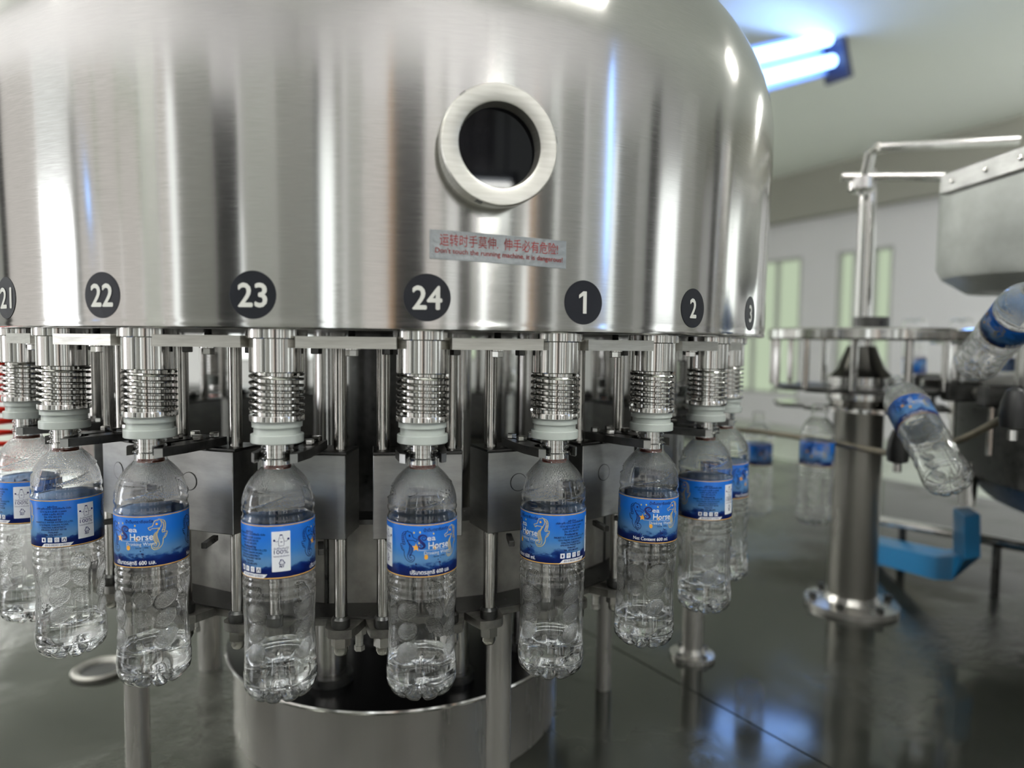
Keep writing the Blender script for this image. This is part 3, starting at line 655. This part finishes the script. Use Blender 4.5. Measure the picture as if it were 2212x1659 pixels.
# water inside: follows the inner wall up to the level
def water(level, name='water'):
    k1 = int(np.searchsorted(zs, level)); g = TK + .00015
    rows = under(Rg[0] - g, ZF[0] + g, rr, dz, 1)[::-1] + [np.stack([(Rg[i] - g) * np.sin(ph), -(Rg[i] - g) * np.cos(ph), np.minimum(ZF[i] + (g if zs[i] < .01 else 0), level)], -1) for i in range(k1)]
    last = rows[-1].copy(); last[:, 2] = level; rows.append(last)
    W = np.concatenate(rows + [np.array([[0, 0, .0066 + g], [0, 0, level]])]); n_ = len(rows)
    F_ = quads(n_, NT, 0).tolist(); c0 = n_ * NT
    F_ += [(c0, (a + 1) % NT, a) for a in range(NT)] + [((n_ - 1) * NT + a, (n_ - 1) * NT + (a + 1) % NT, c0 + 1) for a in range(NT)]
    m_ = bpy.data.meshes.new(name); m_.from_pydata(W.tolist(), [], F_); m_.update(); m_.materials.append(M_water)
    m_.polygons.foreach_set('use_smooth', [True] * len(m_.polygons)); m_.set_sharp_from_angle(angle=rad(60)); return m_
WM = {.036: water(.036), .042: water(.042), .034: water(.034)}
wt = bpy.data.objects.new('water', WM[.036]); COL.objects.link(wt); wt.parent = bot
# label wrap
RL = .03275
LB = MB().lathe([(RL - .0001, LZ), (RL, LZ + .0001), (RL, LZ + LH - .0001), (RL - .0001, LZ + LH)], 128, None, False).build('label_band', M_label, bot, ang=60)
LF = {n_: Flat() for n_ in ('gold', 'gold2', 'pale', 'navy', 'white', 'orange', 'panel', 'strip', 'horse', 'horse2', 'icon')}
C_ = 2 * PI * RL
for y, g_ in ((.0006, 'gold'), (LH - .0013, 'gold2')):
    for i in range(72): LF[g_].poly([(C_ * i / 72, y), (C_ * (i + 1) / 72, y), (C_ * (i + 1) / 72, y + .0009), (C_ * i / 72, y + .0009)])
U = 1 / 25540
def deg(d_): return rad(d_) * RL
def seahorse(F_, ox, oy, hgt, wdt, flip, lw, eye):
    def T(pts): return [(ox + (-1 if flip else 1) * (x - .25) * wdt / .5, oy + y * hgt) for x, y in pts]
    for pts_ in ([(.21, .97), (.23, 1.0), (.25, .965), (.33, .95), (.37, .88), (.40, .79), (.49, .745), (.515, .72), (.465, .655), (.41, .70), (.33, .695), (.22, .70)],
                 [(.20, .68), (.27, .60), (.35, .52), (.38, .42), (.365, .32), (.32, .24), (.28, .20)],
                 [(.12, .34), (.12, .22), (.17, .10), (.26, .02), (.36, .01), (.425, .07), (.435, .16), (.39, .225), (.33, .225), (.295, .175), (.325, .13), (.355, .155)],
                 [(.22, .98), (.10, .94), (.045, .85), (.045, .70), (.07, .60), (.115, .545), (.15, .575)],
                 [(.19, .95), (.11, .86), (.10, .74), (.13, .64), (.15, .575)],
                 [(.17, .93), (.15, .84), (.18, .74), (.25, .64), (.285, .52), (.275, .40), (.245, .29), (.225, .18), (.265, .08), (.34, .055), (.385, .10)],
                 [(.115, .545), (0, .56), (.01, .47), (.05, .38), (.12, .335)], [(.0, .50), (.07, .475)], [(.03, .42), (.085, .43)], [(.07, .365), (.115, .395)]):
        F_.stroke(T(pts_), lw)
    for y0, xa, xb in ((.60, .235, .28), (.565, .25, .315), (.53, .265, .345), (.495, .28, .365), (.46, .282, .378), (.425, .28, .38), (.39, .272, .378), (.355, .262, .372), (.32, .252, .36), (.285, .243, .34), (.25, .235, .315)):
        F_.stroke(T([(xa, y0), (xb, y0 - .012)]), lw * .9, 1)
    for x, y in ((.055, .88), (.045, .82), (.045, .76), (.05, .70), (.06, .64)): F_.stroke(T([(x, y), (x + .06, y - .015)]), lw, 1)
    e = T([(.285, .84)])[0]; eye.disc(e[0], e[1], hgt * .036)
def Xs(x): return RL * math.asin(max(-1, min(1, (x - 910) / 825)))
for base_deg, btxt in ((71, 'ปริมาตรสุทธิ 600 มล.'), (203, 'Net Content 600 ml.')):
    o_ = deg(base_deg)
    hk = 'horse' if base_deg == 71 else 'horse2'
    seahorse(LF[hk], o_ + (Xs(430) + Xs(790)) / 2, .0145, .0286, .0155, False, .00055, LF[hk])
    seahorse(LF['pale'], o_ + deg(52.5), .0165, .0288, .0155, True, .00060, LF['orange'])
    Sp = [(950, 672), (962, 655), (935, 640), (905, 668), (935, 712), (995, 702), (1008, 640), (945, 598), (868, 612), (838, 670), (878, 745), (945, 808), (962, 865), (905, 905), (835, 885), (830, 838), (875, 828), (890, 858), (862, 872)]
    Sw = [8, 10, 12, 16, 20, 26, 32, 38, 46, 54, 66, 66, 50, 36, 28, 22, 18, 12, 8]
    LF['navy'].stroke([(o_ + (x - 910) * U, (1600 - y) * U) for x, y in Sp], [q_ * U for q_ in Sw], 4)
    LF['white'].text('ea', o_ + (Xs(1020) + Xs(1215)) / 2, .0341, .0048, .0077, bold=.00008)
    LF['white'].text('Horse', o_ + (Xs(1045) + Xs(1500)) / 2, .0264, .0062, .0200, bold=.00012)
    LF['white'].rect(o_ + Xs(835), o_ + Xs(1500), .0252, .0255)
    LF['white'].text('Drinking Water', o_ + (Xs(900) + Xs(1570)) / 2, .0212, .0031, .0262)
    LF['navy'].text('- Since 1996 -', o_ + (Xs(1090) + Xs(1480)) / 2, .0184, .0015, .0145)
    LF['navy'].text('น้ำดื่มตราซีฮอร์ส', o_ + (Xs(920) + Xs(1515)) / 2, .0424, .0026, .0245, bold=.00008)
    LF['white'].text(btxt, o_ + deg(15 if base_deg == 71 else 8), .0034, .0036, .0385, bold=.00010)
    # starfish, fish, drops
    for cx, cy, r_, rot in ((770, 885, 100, .3), (1215, 905, 62, .9)):
        pts_ = []
        for i in range(10):
            q_ = r_ if i % 2 == 0 else r_ * .42; a = rot + i * PI / 5; pts_.append((o_ + (cx - 910 + q_ * cos(a)) * U, (1600 - cy + q_ * sin(a)) * U))
        c0 = (o_ + (cx - 910) * U, (1600 - cy) * U)
        for i in range(10): LF['orange'].poly([c0, pts_[i], pts_[(i + 1) % 10]])
    LF['orange'].disc(o_ + (1005 - 910) * U, (1600 - 1110) * U, 46 * U, 58 * U)
    for cx, cy in ((728, 540), (862, 530), (1168, 575), (842, 778)): LF['pale'].disc(o_ + Xs(cx), (1600 - cy) * U, 20 * U, 26 * U, 8)
    for i in range(46):
        x = rng.normal(0, 1); y = abs(rng.normal(0, 1)); r_ = rng.uniform(4, 20)
        LF['navy'].disc(o_ + ((-190 if i % 2 else 430) + x * 75) * U, (150 + y * 130) * U, r_ * U, None, 7)
# white recycling panel
po = deg(1.6)
LF['panel'].rect(po - .0080, po + .0080, .0068, .0430)
nv = Flat()
K = 1 / 24050
def pp(x, y): return (po + (x - 962) * K, (1610 - y) * K)
nv.stroke([pp(935, 668), pp(930, 700), pp(912, 760), pp(912, 870), pp(930, 888), pp(1000, 888), pp(1020, 870), pp(1020, 760), pp(1000, 700), pp(995, 668)], .0003, 3)
nv.poly([pp(932, 665), pp(996, 665), pp(990, 640), pp(938, 640)]); nv.poly([pp(945, 795), pp(990, 795), pp(985, 812), pp(950, 812)])
for a, b_ in ((825, 912), (1020, 1115)): nv.stroke([pp(a, 765 if a < 900 else 785), pp((a + b_) / 2, 795), pp(b_, 780 if a < 900 else 755)], .0003, 3)
for cx, cy in ((825, 765), (1112, 748)): nv.disc(*pp(cx, cy), .0010, n=8)
for cx in (948, 988): nv.disc(*pp(cx, 725), .0003, n=6)
nv.text('ฉันรีไซเคิลได้', po, (1610 - 965) * K, .0017, .0128); nv.text('100%', po, (1610 - 1062) * K, .0036, .0124); nv.text('โปรดนำฉันรีไซเคิล', po, (1610 - 1130) * K, .0014, .0136)
tri = [pp(970, 1165), pp(1045, 1290), pp(905, 1290)]
for i in range(3):
    a, b_ = np.array(tri[i]), np.array(tri[(i + 1) % 3]); nv.stroke([tuple(a + (b_ - a) * .14), tuple(a + (b_ - a) * .80)], .0006, 1)
    d_ = (b_ - a) / np.linalg.norm(b_ - a); n_ = np.array((-d_[1], d_[0])); m_ = a + (b_ - a) * .72; nv.poly([tuple(m_ + n_ * .0009), tuple(m_ - n_ * .0009), tuple(m_ + d_ * .0012)])
nv.text('1', *pp(972, 1260), .0017); nv.text('PET', *pp(972, 1360), .0018, bold=.0001)
# maker's address
ac = deg(-51); K2 = 1 / 26400
for ty, tx_, wd_, bo in ((450, 'ผลิตโดย', .0090, 0), (500, 'บริษัท ภูเก็ต อาร์.โอ. วอเตอร์ซิสเต็ม จำกัด', .0330, 0), (580, '12/16 หมู่ 8 ถ.เจ้าฟ้า ต.ฉลอง', .0250, 0), (650, 'อ.เมือง จ.ภูเก็ต 83130', .0200, 0), (722, 'โทร. 076-383-075', .0165, 0), (800, 'Produced by', .0155, 1),
                         (868, 'PHUKET R.O. WATER SYSTEM CO.,LTD.', .0360, 0), (938, '12/16 MAJOR CHAOFA ROAD,', .0280, 0), (1008, 'CHALONG SUBDISTRICT', .0225, 0), (1072, 'AMUANG PHUKET 83130', .0240, 0), (1140, 'THAILAND', .0095, 0), (1205, 'TEL. 076-383-075', .0165, 0)):
    nv.text(tx_, ac, (1545 - ty) * K2, .00165 if not bo else .0020, wd_, bold=.00005 + .00006 * bo)
for i in range(4):
    cx = ac - .0095 + i * .0064
    LF['icon'].rect(cx - .0022, cx + .0022, .0060, .0108, 1)
    if i == 0: nv.disc(cx, .0084, .0008, .0015, 8)
    elif i == 1: nv.stroke([(cx + .0009 * cos(t_), .0087 + .0009 * sin(t_)) for t_ in np.linspace(0, 6.1, 7)], .00025, 2)
    elif i == 2: nv.stroke([(cx + .0010 * cos(t_), .0089 + .0008 * sin(t_)) for t_ in np.linspace(0, 6.1, 7)], .00025, 2); nv.rect(cx - .0014, cx + .0014, .0068, .0070, 1)
    else: nv.stroke([(cx - .0013, .0068), (cx + .0003, .0100), (cx + .0014, .0068)], .0006, 2)
for i in range(24):
    a = i / 24; b_ = (i + 1) / 24; LF['strip'].poly([(ac - .0125 + .027 * a, .0012), (ac - .0125 + .027 * b_, .0012), (ac - .0090 + .027 * b_, .0048), (ac - .0090 + .027 * a, .0048)])
nv.text('83-2-00341-2-0001', ac + .0028, .0022, .0019, .0215)
LF['white'].build('white_lettering', M_pwhite, LB, RL, LZ, .00018)['kind'] = 'stuff'
LF['panel'].build('recycling_panel', M_pwhite, LB, RL, LZ, .00010)
LF['strip'].build('number_strip', M_pwhite, LB, RL, LZ, .00010)
LF['icon'].build('icon_squares', M_pwhite, LB, RL, LZ, .00010)['kind'] = 'stuff'
LF['horse'].build('seahorse_print', M_navy, LB, RL, LZ, .00012)
LF['horse2'].build('seahorse_print', M_navy, LB, RL, LZ, .00012)
LF['gold2'].build('gold_border', M_gold, LB, RL, LZ, .00010)
LF['orange'].build('orange_print', M_orange, LB, RL, LZ, .00006)['kind'] = 'stuff'
LF['gold'].build('gold_border', M_gold, LB, RL, LZ, .00010)
LF['pale'].build('gold_print', M_goldline, LB, RL, LZ, .00014)['kind'] = 'stuff'
LF['navy'].build('navy_print', M_navy, LB, RL, LZ, .00015)['kind'] = 'stuff'
nv.build('navy_lettering', M_navy, LB, RL, LZ, .00024)['kind'] = 'stuff'

BZ = -.3322
snapb = snapshot(bot)
lab = {-4: (15, 'water bottle at the left edge of the frame, white label panel showing'), -3: (-27, 'second water bottle from left, address text and white panel showing'), -2: (115, 'third water bottle from left, gold seahorse mid-label'),
       -1: (-1.5, 'fourth water bottle from left, white panel centred on its label'), 0: (71, 'water bottle under the dot 24, blue seahorse and brand facing the lens'), 1: (275, 'water bottle between dots 24 and 1, gold seahorse and small address text'),
       2: (203, 'water bottle between dots 1 and 2, brand name on a darker label'), 3: (302, 'water bottle under the dot 2, partly behind its neighbour'), 4: (150, 'rightmost filled water bottle, blurred behind its neighbour below the dot 3')}
tilt = {-4: 0, -3: rad(.4), -2: 0, -1: rad(.4), 0: 0, 1: rad(-.2), 2: rad(-.9), 3: rad(.9), 4: rad(1.5)}
lv = {-4: .042, -3: .036, -2: .036, -1: .042, 0: .034, 1: .036, 2: .034, 3: .036, 4: .036}
def set_water(o, me_):
    for c in kids(o):
        if c.name.startswith('water'): c.data = me_
first = True
def place_bottle(o, a_face, phi_c): o.rotation_euler = (0, 0, a_face - rad(phi_c))
for k_, (phi, lb) in lab.items():
    o = bot if first else copy_tree(snapb); first = False
    a = TH0 + k_ * STEP; p = pol(a, RV); face = math.atan2(CAM.x - p.x, -(CAM.y - p.y))
    rz = Matrix.Rotation(face - rad(phi), 4, 'Z'); tl = Matrix.Rotation(-tilt[k_] * 1.0, 4, 'Y')
    o.rotation_euler = (tl @ rz).to_euler()
    top_ = Vector((p.x, p.y, BZ + BH)); o.location = top_ - (tl.to_3x3() @ Vector((0, 0, BH)))
    o['label'] = lb
    set_water(o, WM[lv[k_]])
def far_bottle(u_top, v_top, u_bot, v_bot, d_top, d_bot, phi, lb, waterl=False, grp='bottles carried by the transfer wheels'):
    o = copy_tree(snapb); T_ = px(u_top, v_top, d_top); B_ = px(u_bot, v_bot, d_bot); ax = (T_ - B_).normalized()
    mid = (T_ + B_) / 2; qq = ax.to_track_quat('Z', 'Y').to_matrix().to_4x4() @ Matrix.Rotation(rad(phi), 4, 'Z')
    o.rotation_euler = qq.to_euler(); o.location = mid - ax * BH / 2; o['label'] = lb; o['group'] = grp
    if not waterl:
        for c in kids(o):
            if c.name.startswith('water'): bpy.data.objects.remove(c)
    return o
far_bottle(1771, 872, 1755, 1130, 1.40, 1.40, 20, 'blurred upright empty bottle on the transfer wheel beside the steel column')
far_bottle(1640, 890, 1632, 1110, 1.63, 1.63, 200, 'blurred bottle just right of the rightmost filled bottle, blue label showing')
far_bottle(1945, 850, 2035, 1010, 1.16, 1.02, -60, 'blurred empty bottle leaning right below the rinser')
far_bottle(2230, 640, 2120, 770, .95, 1.10, 60, 'blurred bottle tilted upside-down at the right frame edge')
for i, (u_, v_) in enumerate(((1975, 690), (2078, 692), (2168, 690))):
    o = far_bottle(u_, 905, u_, 640, 2.15, 2.15, 90 * i, 'blurred bottle standing upside-down on the rinser ring, %s' % ('left of three', 'middle of three', 'right of three')[i], grp='bottles turned upside-down on the rinser')

# ------------------------------------------------------------------ transfer wheel and rinser at the right
c = onz(1838, 1308, DZ); cc = Vector((c.x, c.y, 0))
tw = thing('transfer_wheel', 'blurred steel transfer wheel on a thick column', 'machine', (cc.x, cc.y, DZ))
MB().cyl(.052, 0, .47, 36).build('column', worn('dull_column_steel', (.30, .29, .26), (.2, .19, .17), .8, .25, .35, 10, (1, 1, .1)), tw)
MB().lathe([(.10, 0), (.10, .012), (.06, .016), (.052, .03)], 36).build('foot_flange', M_ped, tw)
for a in range(6): MB().hexp(.016, .012, .026, Matrix.Translation((.085 * cos(a), .085 * sin(a), 0))).build('bolt', M_dark, tw)
def star(r0, r1, n, z0, z1):
    pl = []
    for i in range(n * 12):
        a = 2 * PI * i / (n * 12); q_ = abs((i % 12) - 6) / 6; pl.append(((r0 + (r1 - r0) * min(1, q_ * 1.6)) * cos(a), (r0 + (r1 - r0) * min(1, q_ * 1.6)) * sin(a)))
    return MB().prism(pl, z0, z1)
star(.155, .185, 10, .462, .470).build('star_plate', M_pol, tw, ang=20)
star(.155, .185, 10, .500, .508).build('star_plate', M_dark, tw, ang=20)
MB().lathe([(.06, .47), (.07, .48), (.07, .53), (.05, .55), (.03, .60)], 32).build('hub', M_pol, tw)
MB().lathe([(.0, .612), (.196, .612), (.2, .616), (.2, .634), (.196, .638), (.0, .638)], 64, None, False).build('top_disc', M_pol, tw)
MB().cyl(.038, .624, .665, 24, Matrix.Translation((.02, 0, 0))).build('shaft_cap', M_dark, tw)
MB().cyl(.018, .62, .99, 24).build('shaft', M_pol, tw)
for i in range(12):
    a = i * PI / 6; MB().cyl(.007, .508, .612, 12, Matrix.Translation((.19 * cos(a), .19 * sin(a), 0))).build('spacer_rod', M_pol, tw)
gr = thing('guard_rail', 'blurred polished rail running over the transfer wheel post', 'rail', (0, 0, 0))
a_, b_ = px(1818, 382, 1.56), px(2045, 381, 1.5); MB().tube([a_, b_], .010, 14).build('lower_rail', M_pol, gr)
a_, b_ = px(1898, 318, 1.5), px(2200, 303, 1.45); MB().tube([a_, b_], .010, 14).build('upper_rail', M_pol, gr)
a_, b_ = px(1880, 330, 1.53), px(1862, 420, 1.56); MB().tube([px(1900, 316, 1.5), a_, b_], .011, 14).build('rail_bend', M_pol, gr)
gp = px(1862, 395, 1.56); MB().lathe([(.02, -.02), (.028, -.015), (.028, .01), (.02, .015)], 24, Matrix.Translation(gp)).build('clamp', M_pol, gr)

rc = CAM + Vector((1.72, 1.30, 0))
rn = thing('rinser', 'large blurred round bottle rinser with ring plates at the right edge', 'machine', (rc.x, rc.y, DZ))
MB().lathe([(.60, .24), (.70, .27), (.76, .33), (.77, .50), (.66, .50)], 96).build('bowl', M_dark, rn)
MB().cyl(.25, 0, .25, 48).build('base', M_ped, rn)
MB().lathe([(.60, .612), (.815, .606), (.82, .61), (.82, .634), (.815, .638), (.60, .638)], 120, None, False).build('ring_plate', M_pol, rn)
MB().lathe([(.60, .50), (.80, .50), (.805, .51), (.80, .52), (.60, .52)], 120, None, False).build('ring_plate', M_cast, rn)
for i in range(40):
    a = i * 2 * PI / 40; Mx = Matrix.Rotation(a, 4, 'Z') @ Matrix.Translation((.80, 0, 0))
    MB().cyl(.009, .52, .612, 10, Mx @ Matrix.Translation((-.02, 0, 0))).build('spacer_rod', M_pol, rn)
    MB().box(-.02, .05, -.018, .018, .49, .53, .004, Mx).build('gripper', M_dark if i % 3 else M_pol, rn)
    MB().cyl(.006, .40, .49, 8, Mx @ Matrix.Translation((.03, 0, 0))).build('gripper_pin', M_pol, rn)
MB().cyl(.10, .37, 1.2, 32).build('centre_tube', M_pol, rn)
hp = thing('rinser_hood', 'blurred grey sheet-steel hood with a slanted riveted edge at the right', 'hood', (0, 0, 0))
q0, q1 = px(2030, 400, 1.30), px(2300, 310, 1.05); dq = (q1 - q0); Mh = Matrix.Translation(q0) @ dq.to_track_quat('X', 'Z').to_matrix().to_4x4()
MB().box(0, dq.length, 0, .02, -.018, .018, .002, Mh).build('edge_flange', M_mach, hp)
for s_ in (.12, .42, .7): MB().lathe([(.005, 0), (.004, .003), (0, .004)], 12, Mh @ Matrix.Translation((dq.length * s_, 0, 0)) @ Matrix.Rotation(PI / 2, 4, 'X')).build('rivet', M_pol, hp)
hq = px(2215, 600, 1.42); MB().lathe([(.10, -.03), (.145, .0), (.155, .02), (.155, .20), (.15, .205)], 48, Matrix.Translation(hq)).build('hood_body', worn('dull_galvanised', (.62, .64, .61), (.46, .48, .45), .2, .4, .55, 14), hp)

def railthing(name, label, pts_, r_, m, cat='rail'):
    t_ = thing(name, label, cat, (0, 0, 0)); P_ = [np.array(px(*q_)) for q_ in pts_]; out = []
    for i in range(len(P_) - 1):
        p0_ = P_[max(i - 1, 0)]; p1_ = P_[i]; p2_ = P_[i + 1]; p3_ = P_[min(i + 2, len(P_) - 1)]
        for j_ in range(6):
            q_ = j_ / 6; out.append(.5 * ((2 * p1_) + (-p0_ + p2_) * q_ + (2 * p0_ - 5 * p1_ + 4 * p2_ - p3_) * q_ ** 2 + (-p0_ + 3 * p1_ - 3 * p2_ + p3_) * q_ ** 3))
    out.append(P_[-1]); MB().tube([Vector(q_) for q_ in out], r_, 12).build('rail_rod', m, t_); return t_
g1 = railthing('guide_rail', 'thin curved brownish guide rail passing the blurred bottles', [(1560, 925, 1.62), (1660, 935, 1.55), (1790, 955, 1.42), (1880, 972, 1.32), (1945, 978, 1.25), (2060, 955, 1.15), (2165, 905, 1.05), (2260, 860, 1.0)], .006, worn('tan_rail', (.3, .26, .19), (.2, .18, .14), .6, .3, .5))
for i, (u_, v_, d_) in enumerate(((1940, 965, 1.24), (2190, 885, 1.03))):
    p = px(u_, v_, d_); t_ = thing('clamping_screw', ('black clamp knob on the guide rail beside the leaning bottle', 'black clamp knob on the guide rail at the right edge')[i], 'knob', p)
    MB().lathe([(.006, -.03), (.017, -.026), (.019, -.01), (.017, .01), (.011, .028), (.004, .033)], 20).build('knob_body', M_blackpl, t_)
    MB().cyl(.007, -.045, -.03, 12).build('knob_stud', M_pol, t_)
ch = thing('blue_chute', 'blurred bright blue bent plastic chute on the deck at the right', 'chute', (0, 0, 0))
a_, b_, c_ = px(2088, 1105, 1.5), px(2088, 1218, 1.5), px(1860, 1178, 2.0)
pth = [a_, b_ * .8 + a_ * .2, b_ + Vector((-.012, .01, -.004)), b_ * .8 + c_ * .2 + Vector((0, 0, -.012)), c_]
mb = MB(); pr = None
for i, p in enumerate(pth):
    w_ = Vector((.022, .008, 0)) if i < 2 else Vector((0, 0, .026)); dpt = Vector((.01, .035, 0)) if i < 2 else Vector((.03, .03, 0))
    cur = [mb.bm.verts.new(p + sx * w_ + sy * dpt) for sx, sy in ((-1, -1), (1, -1), (1, 1), (-1, 1))]
    if pr:
        for q_ in range(4): mb.bm.faces.new((pr[q_], pr[(q_ + 1) % 4], cur[(q_ + 1) % 4], cur[q_]))
    else: mb.bm.faces.new(cur)
    pr = cur
mb.bm.faces.new(pr); mb.build('chute_body', M_bluepl, ch, ang=40)
sp_ = px(2088, 1090, 1.5); MB().cyl(.018, 0, .09, 20, Matrix.Translation(sp_)).build('chute_socket', M_pol, ch)
g2 = railthing('low_rail', 'polished low rail behind the blue chute catching the lamps', [(1860, 1118, 1.95), (1950, 1132, 1.85), (2060, 1152, 1.75), (2250, 1190, 1.6)], .012, M_pol)
for j_, (u_, v_, d_) in enumerate(((1945, 1240, 1.86), (2150, 1250, 1.68))):
    p = px(u_, v_, d_); MB().cyl(.01, DZ, px(u_, 1133 if j_ == 0 else 1168, d_).z, 14, Matrix.Translation((p.x, p.y, 0))).build('rail_post', M_dark, g2)

# red coiled air hose at the left edge
rh = thing('red_coiled_hose', 'red coiled air hose at the left frame edge behind the valves', 'hose', (0, 0, 0)); p = px(-12, 740, 1.02)
MB().tube([p + Vector((.026 * cos(2 * PI * i / 18), .026 * sin(2 * PI * i / 18), .02 - .20 * i / 216)) for i in range(216)], .0036, 8).build('hose_coil', M_redhose, rh)
MB().cyl(.005, .018, .32, 10, Matrix.Translation((p.x, p.y, p.z))).build('hose_lead', M_redhose, rh)

# blurred machines beyond, seen through the gaps
def machine(u0, u1, v0, d, name, label, m1, m2, h_extra=0.0):
    a_ = px(u0, v0, d); b_ = px(u1, v0, d); wdt = (b_ - a_).length; c_ = (a_ + b_) / 2
    t_ = thing(name, label, 'machine', (c_.x, c_.y, FZ)); top_ = a_.z - FZ
    MB().box(-wdt / 2, wdt / 2, 0, .5, .1, top_, .01).build('cabinet_body', m1, t_)
    MB().box(-wdt / 2 + .04, wdt / 2 - .04, -.012, 0, .3, top_ - .08, .004).build('cabinet_door', m2, t_)
    for sx in (-1, 1): MB().box(sx * wdt * .45 - .03, sx * wdt * .45 + .03, .05, .45, 0, .1, 0).build('foot', M_blackpl, t_)
    return t_
machine(330, 640, 838, 5.0, 'capping_machine', 'dark blurred machine cabinet seen between the left valves', M_dark, M_greyp)
machine(720, 1120, 842, 5.4, 'conveyor_cabinet', 'dark blurred cabinet seen in the gaps behind the middle bottles', M_dark, M_greyp)
machine(1130, 1560, 850, 6.2, 'labelling_machine', 'grey blurred cabinet seen in the gaps behind the right bottles', M_greyp, M_dark)
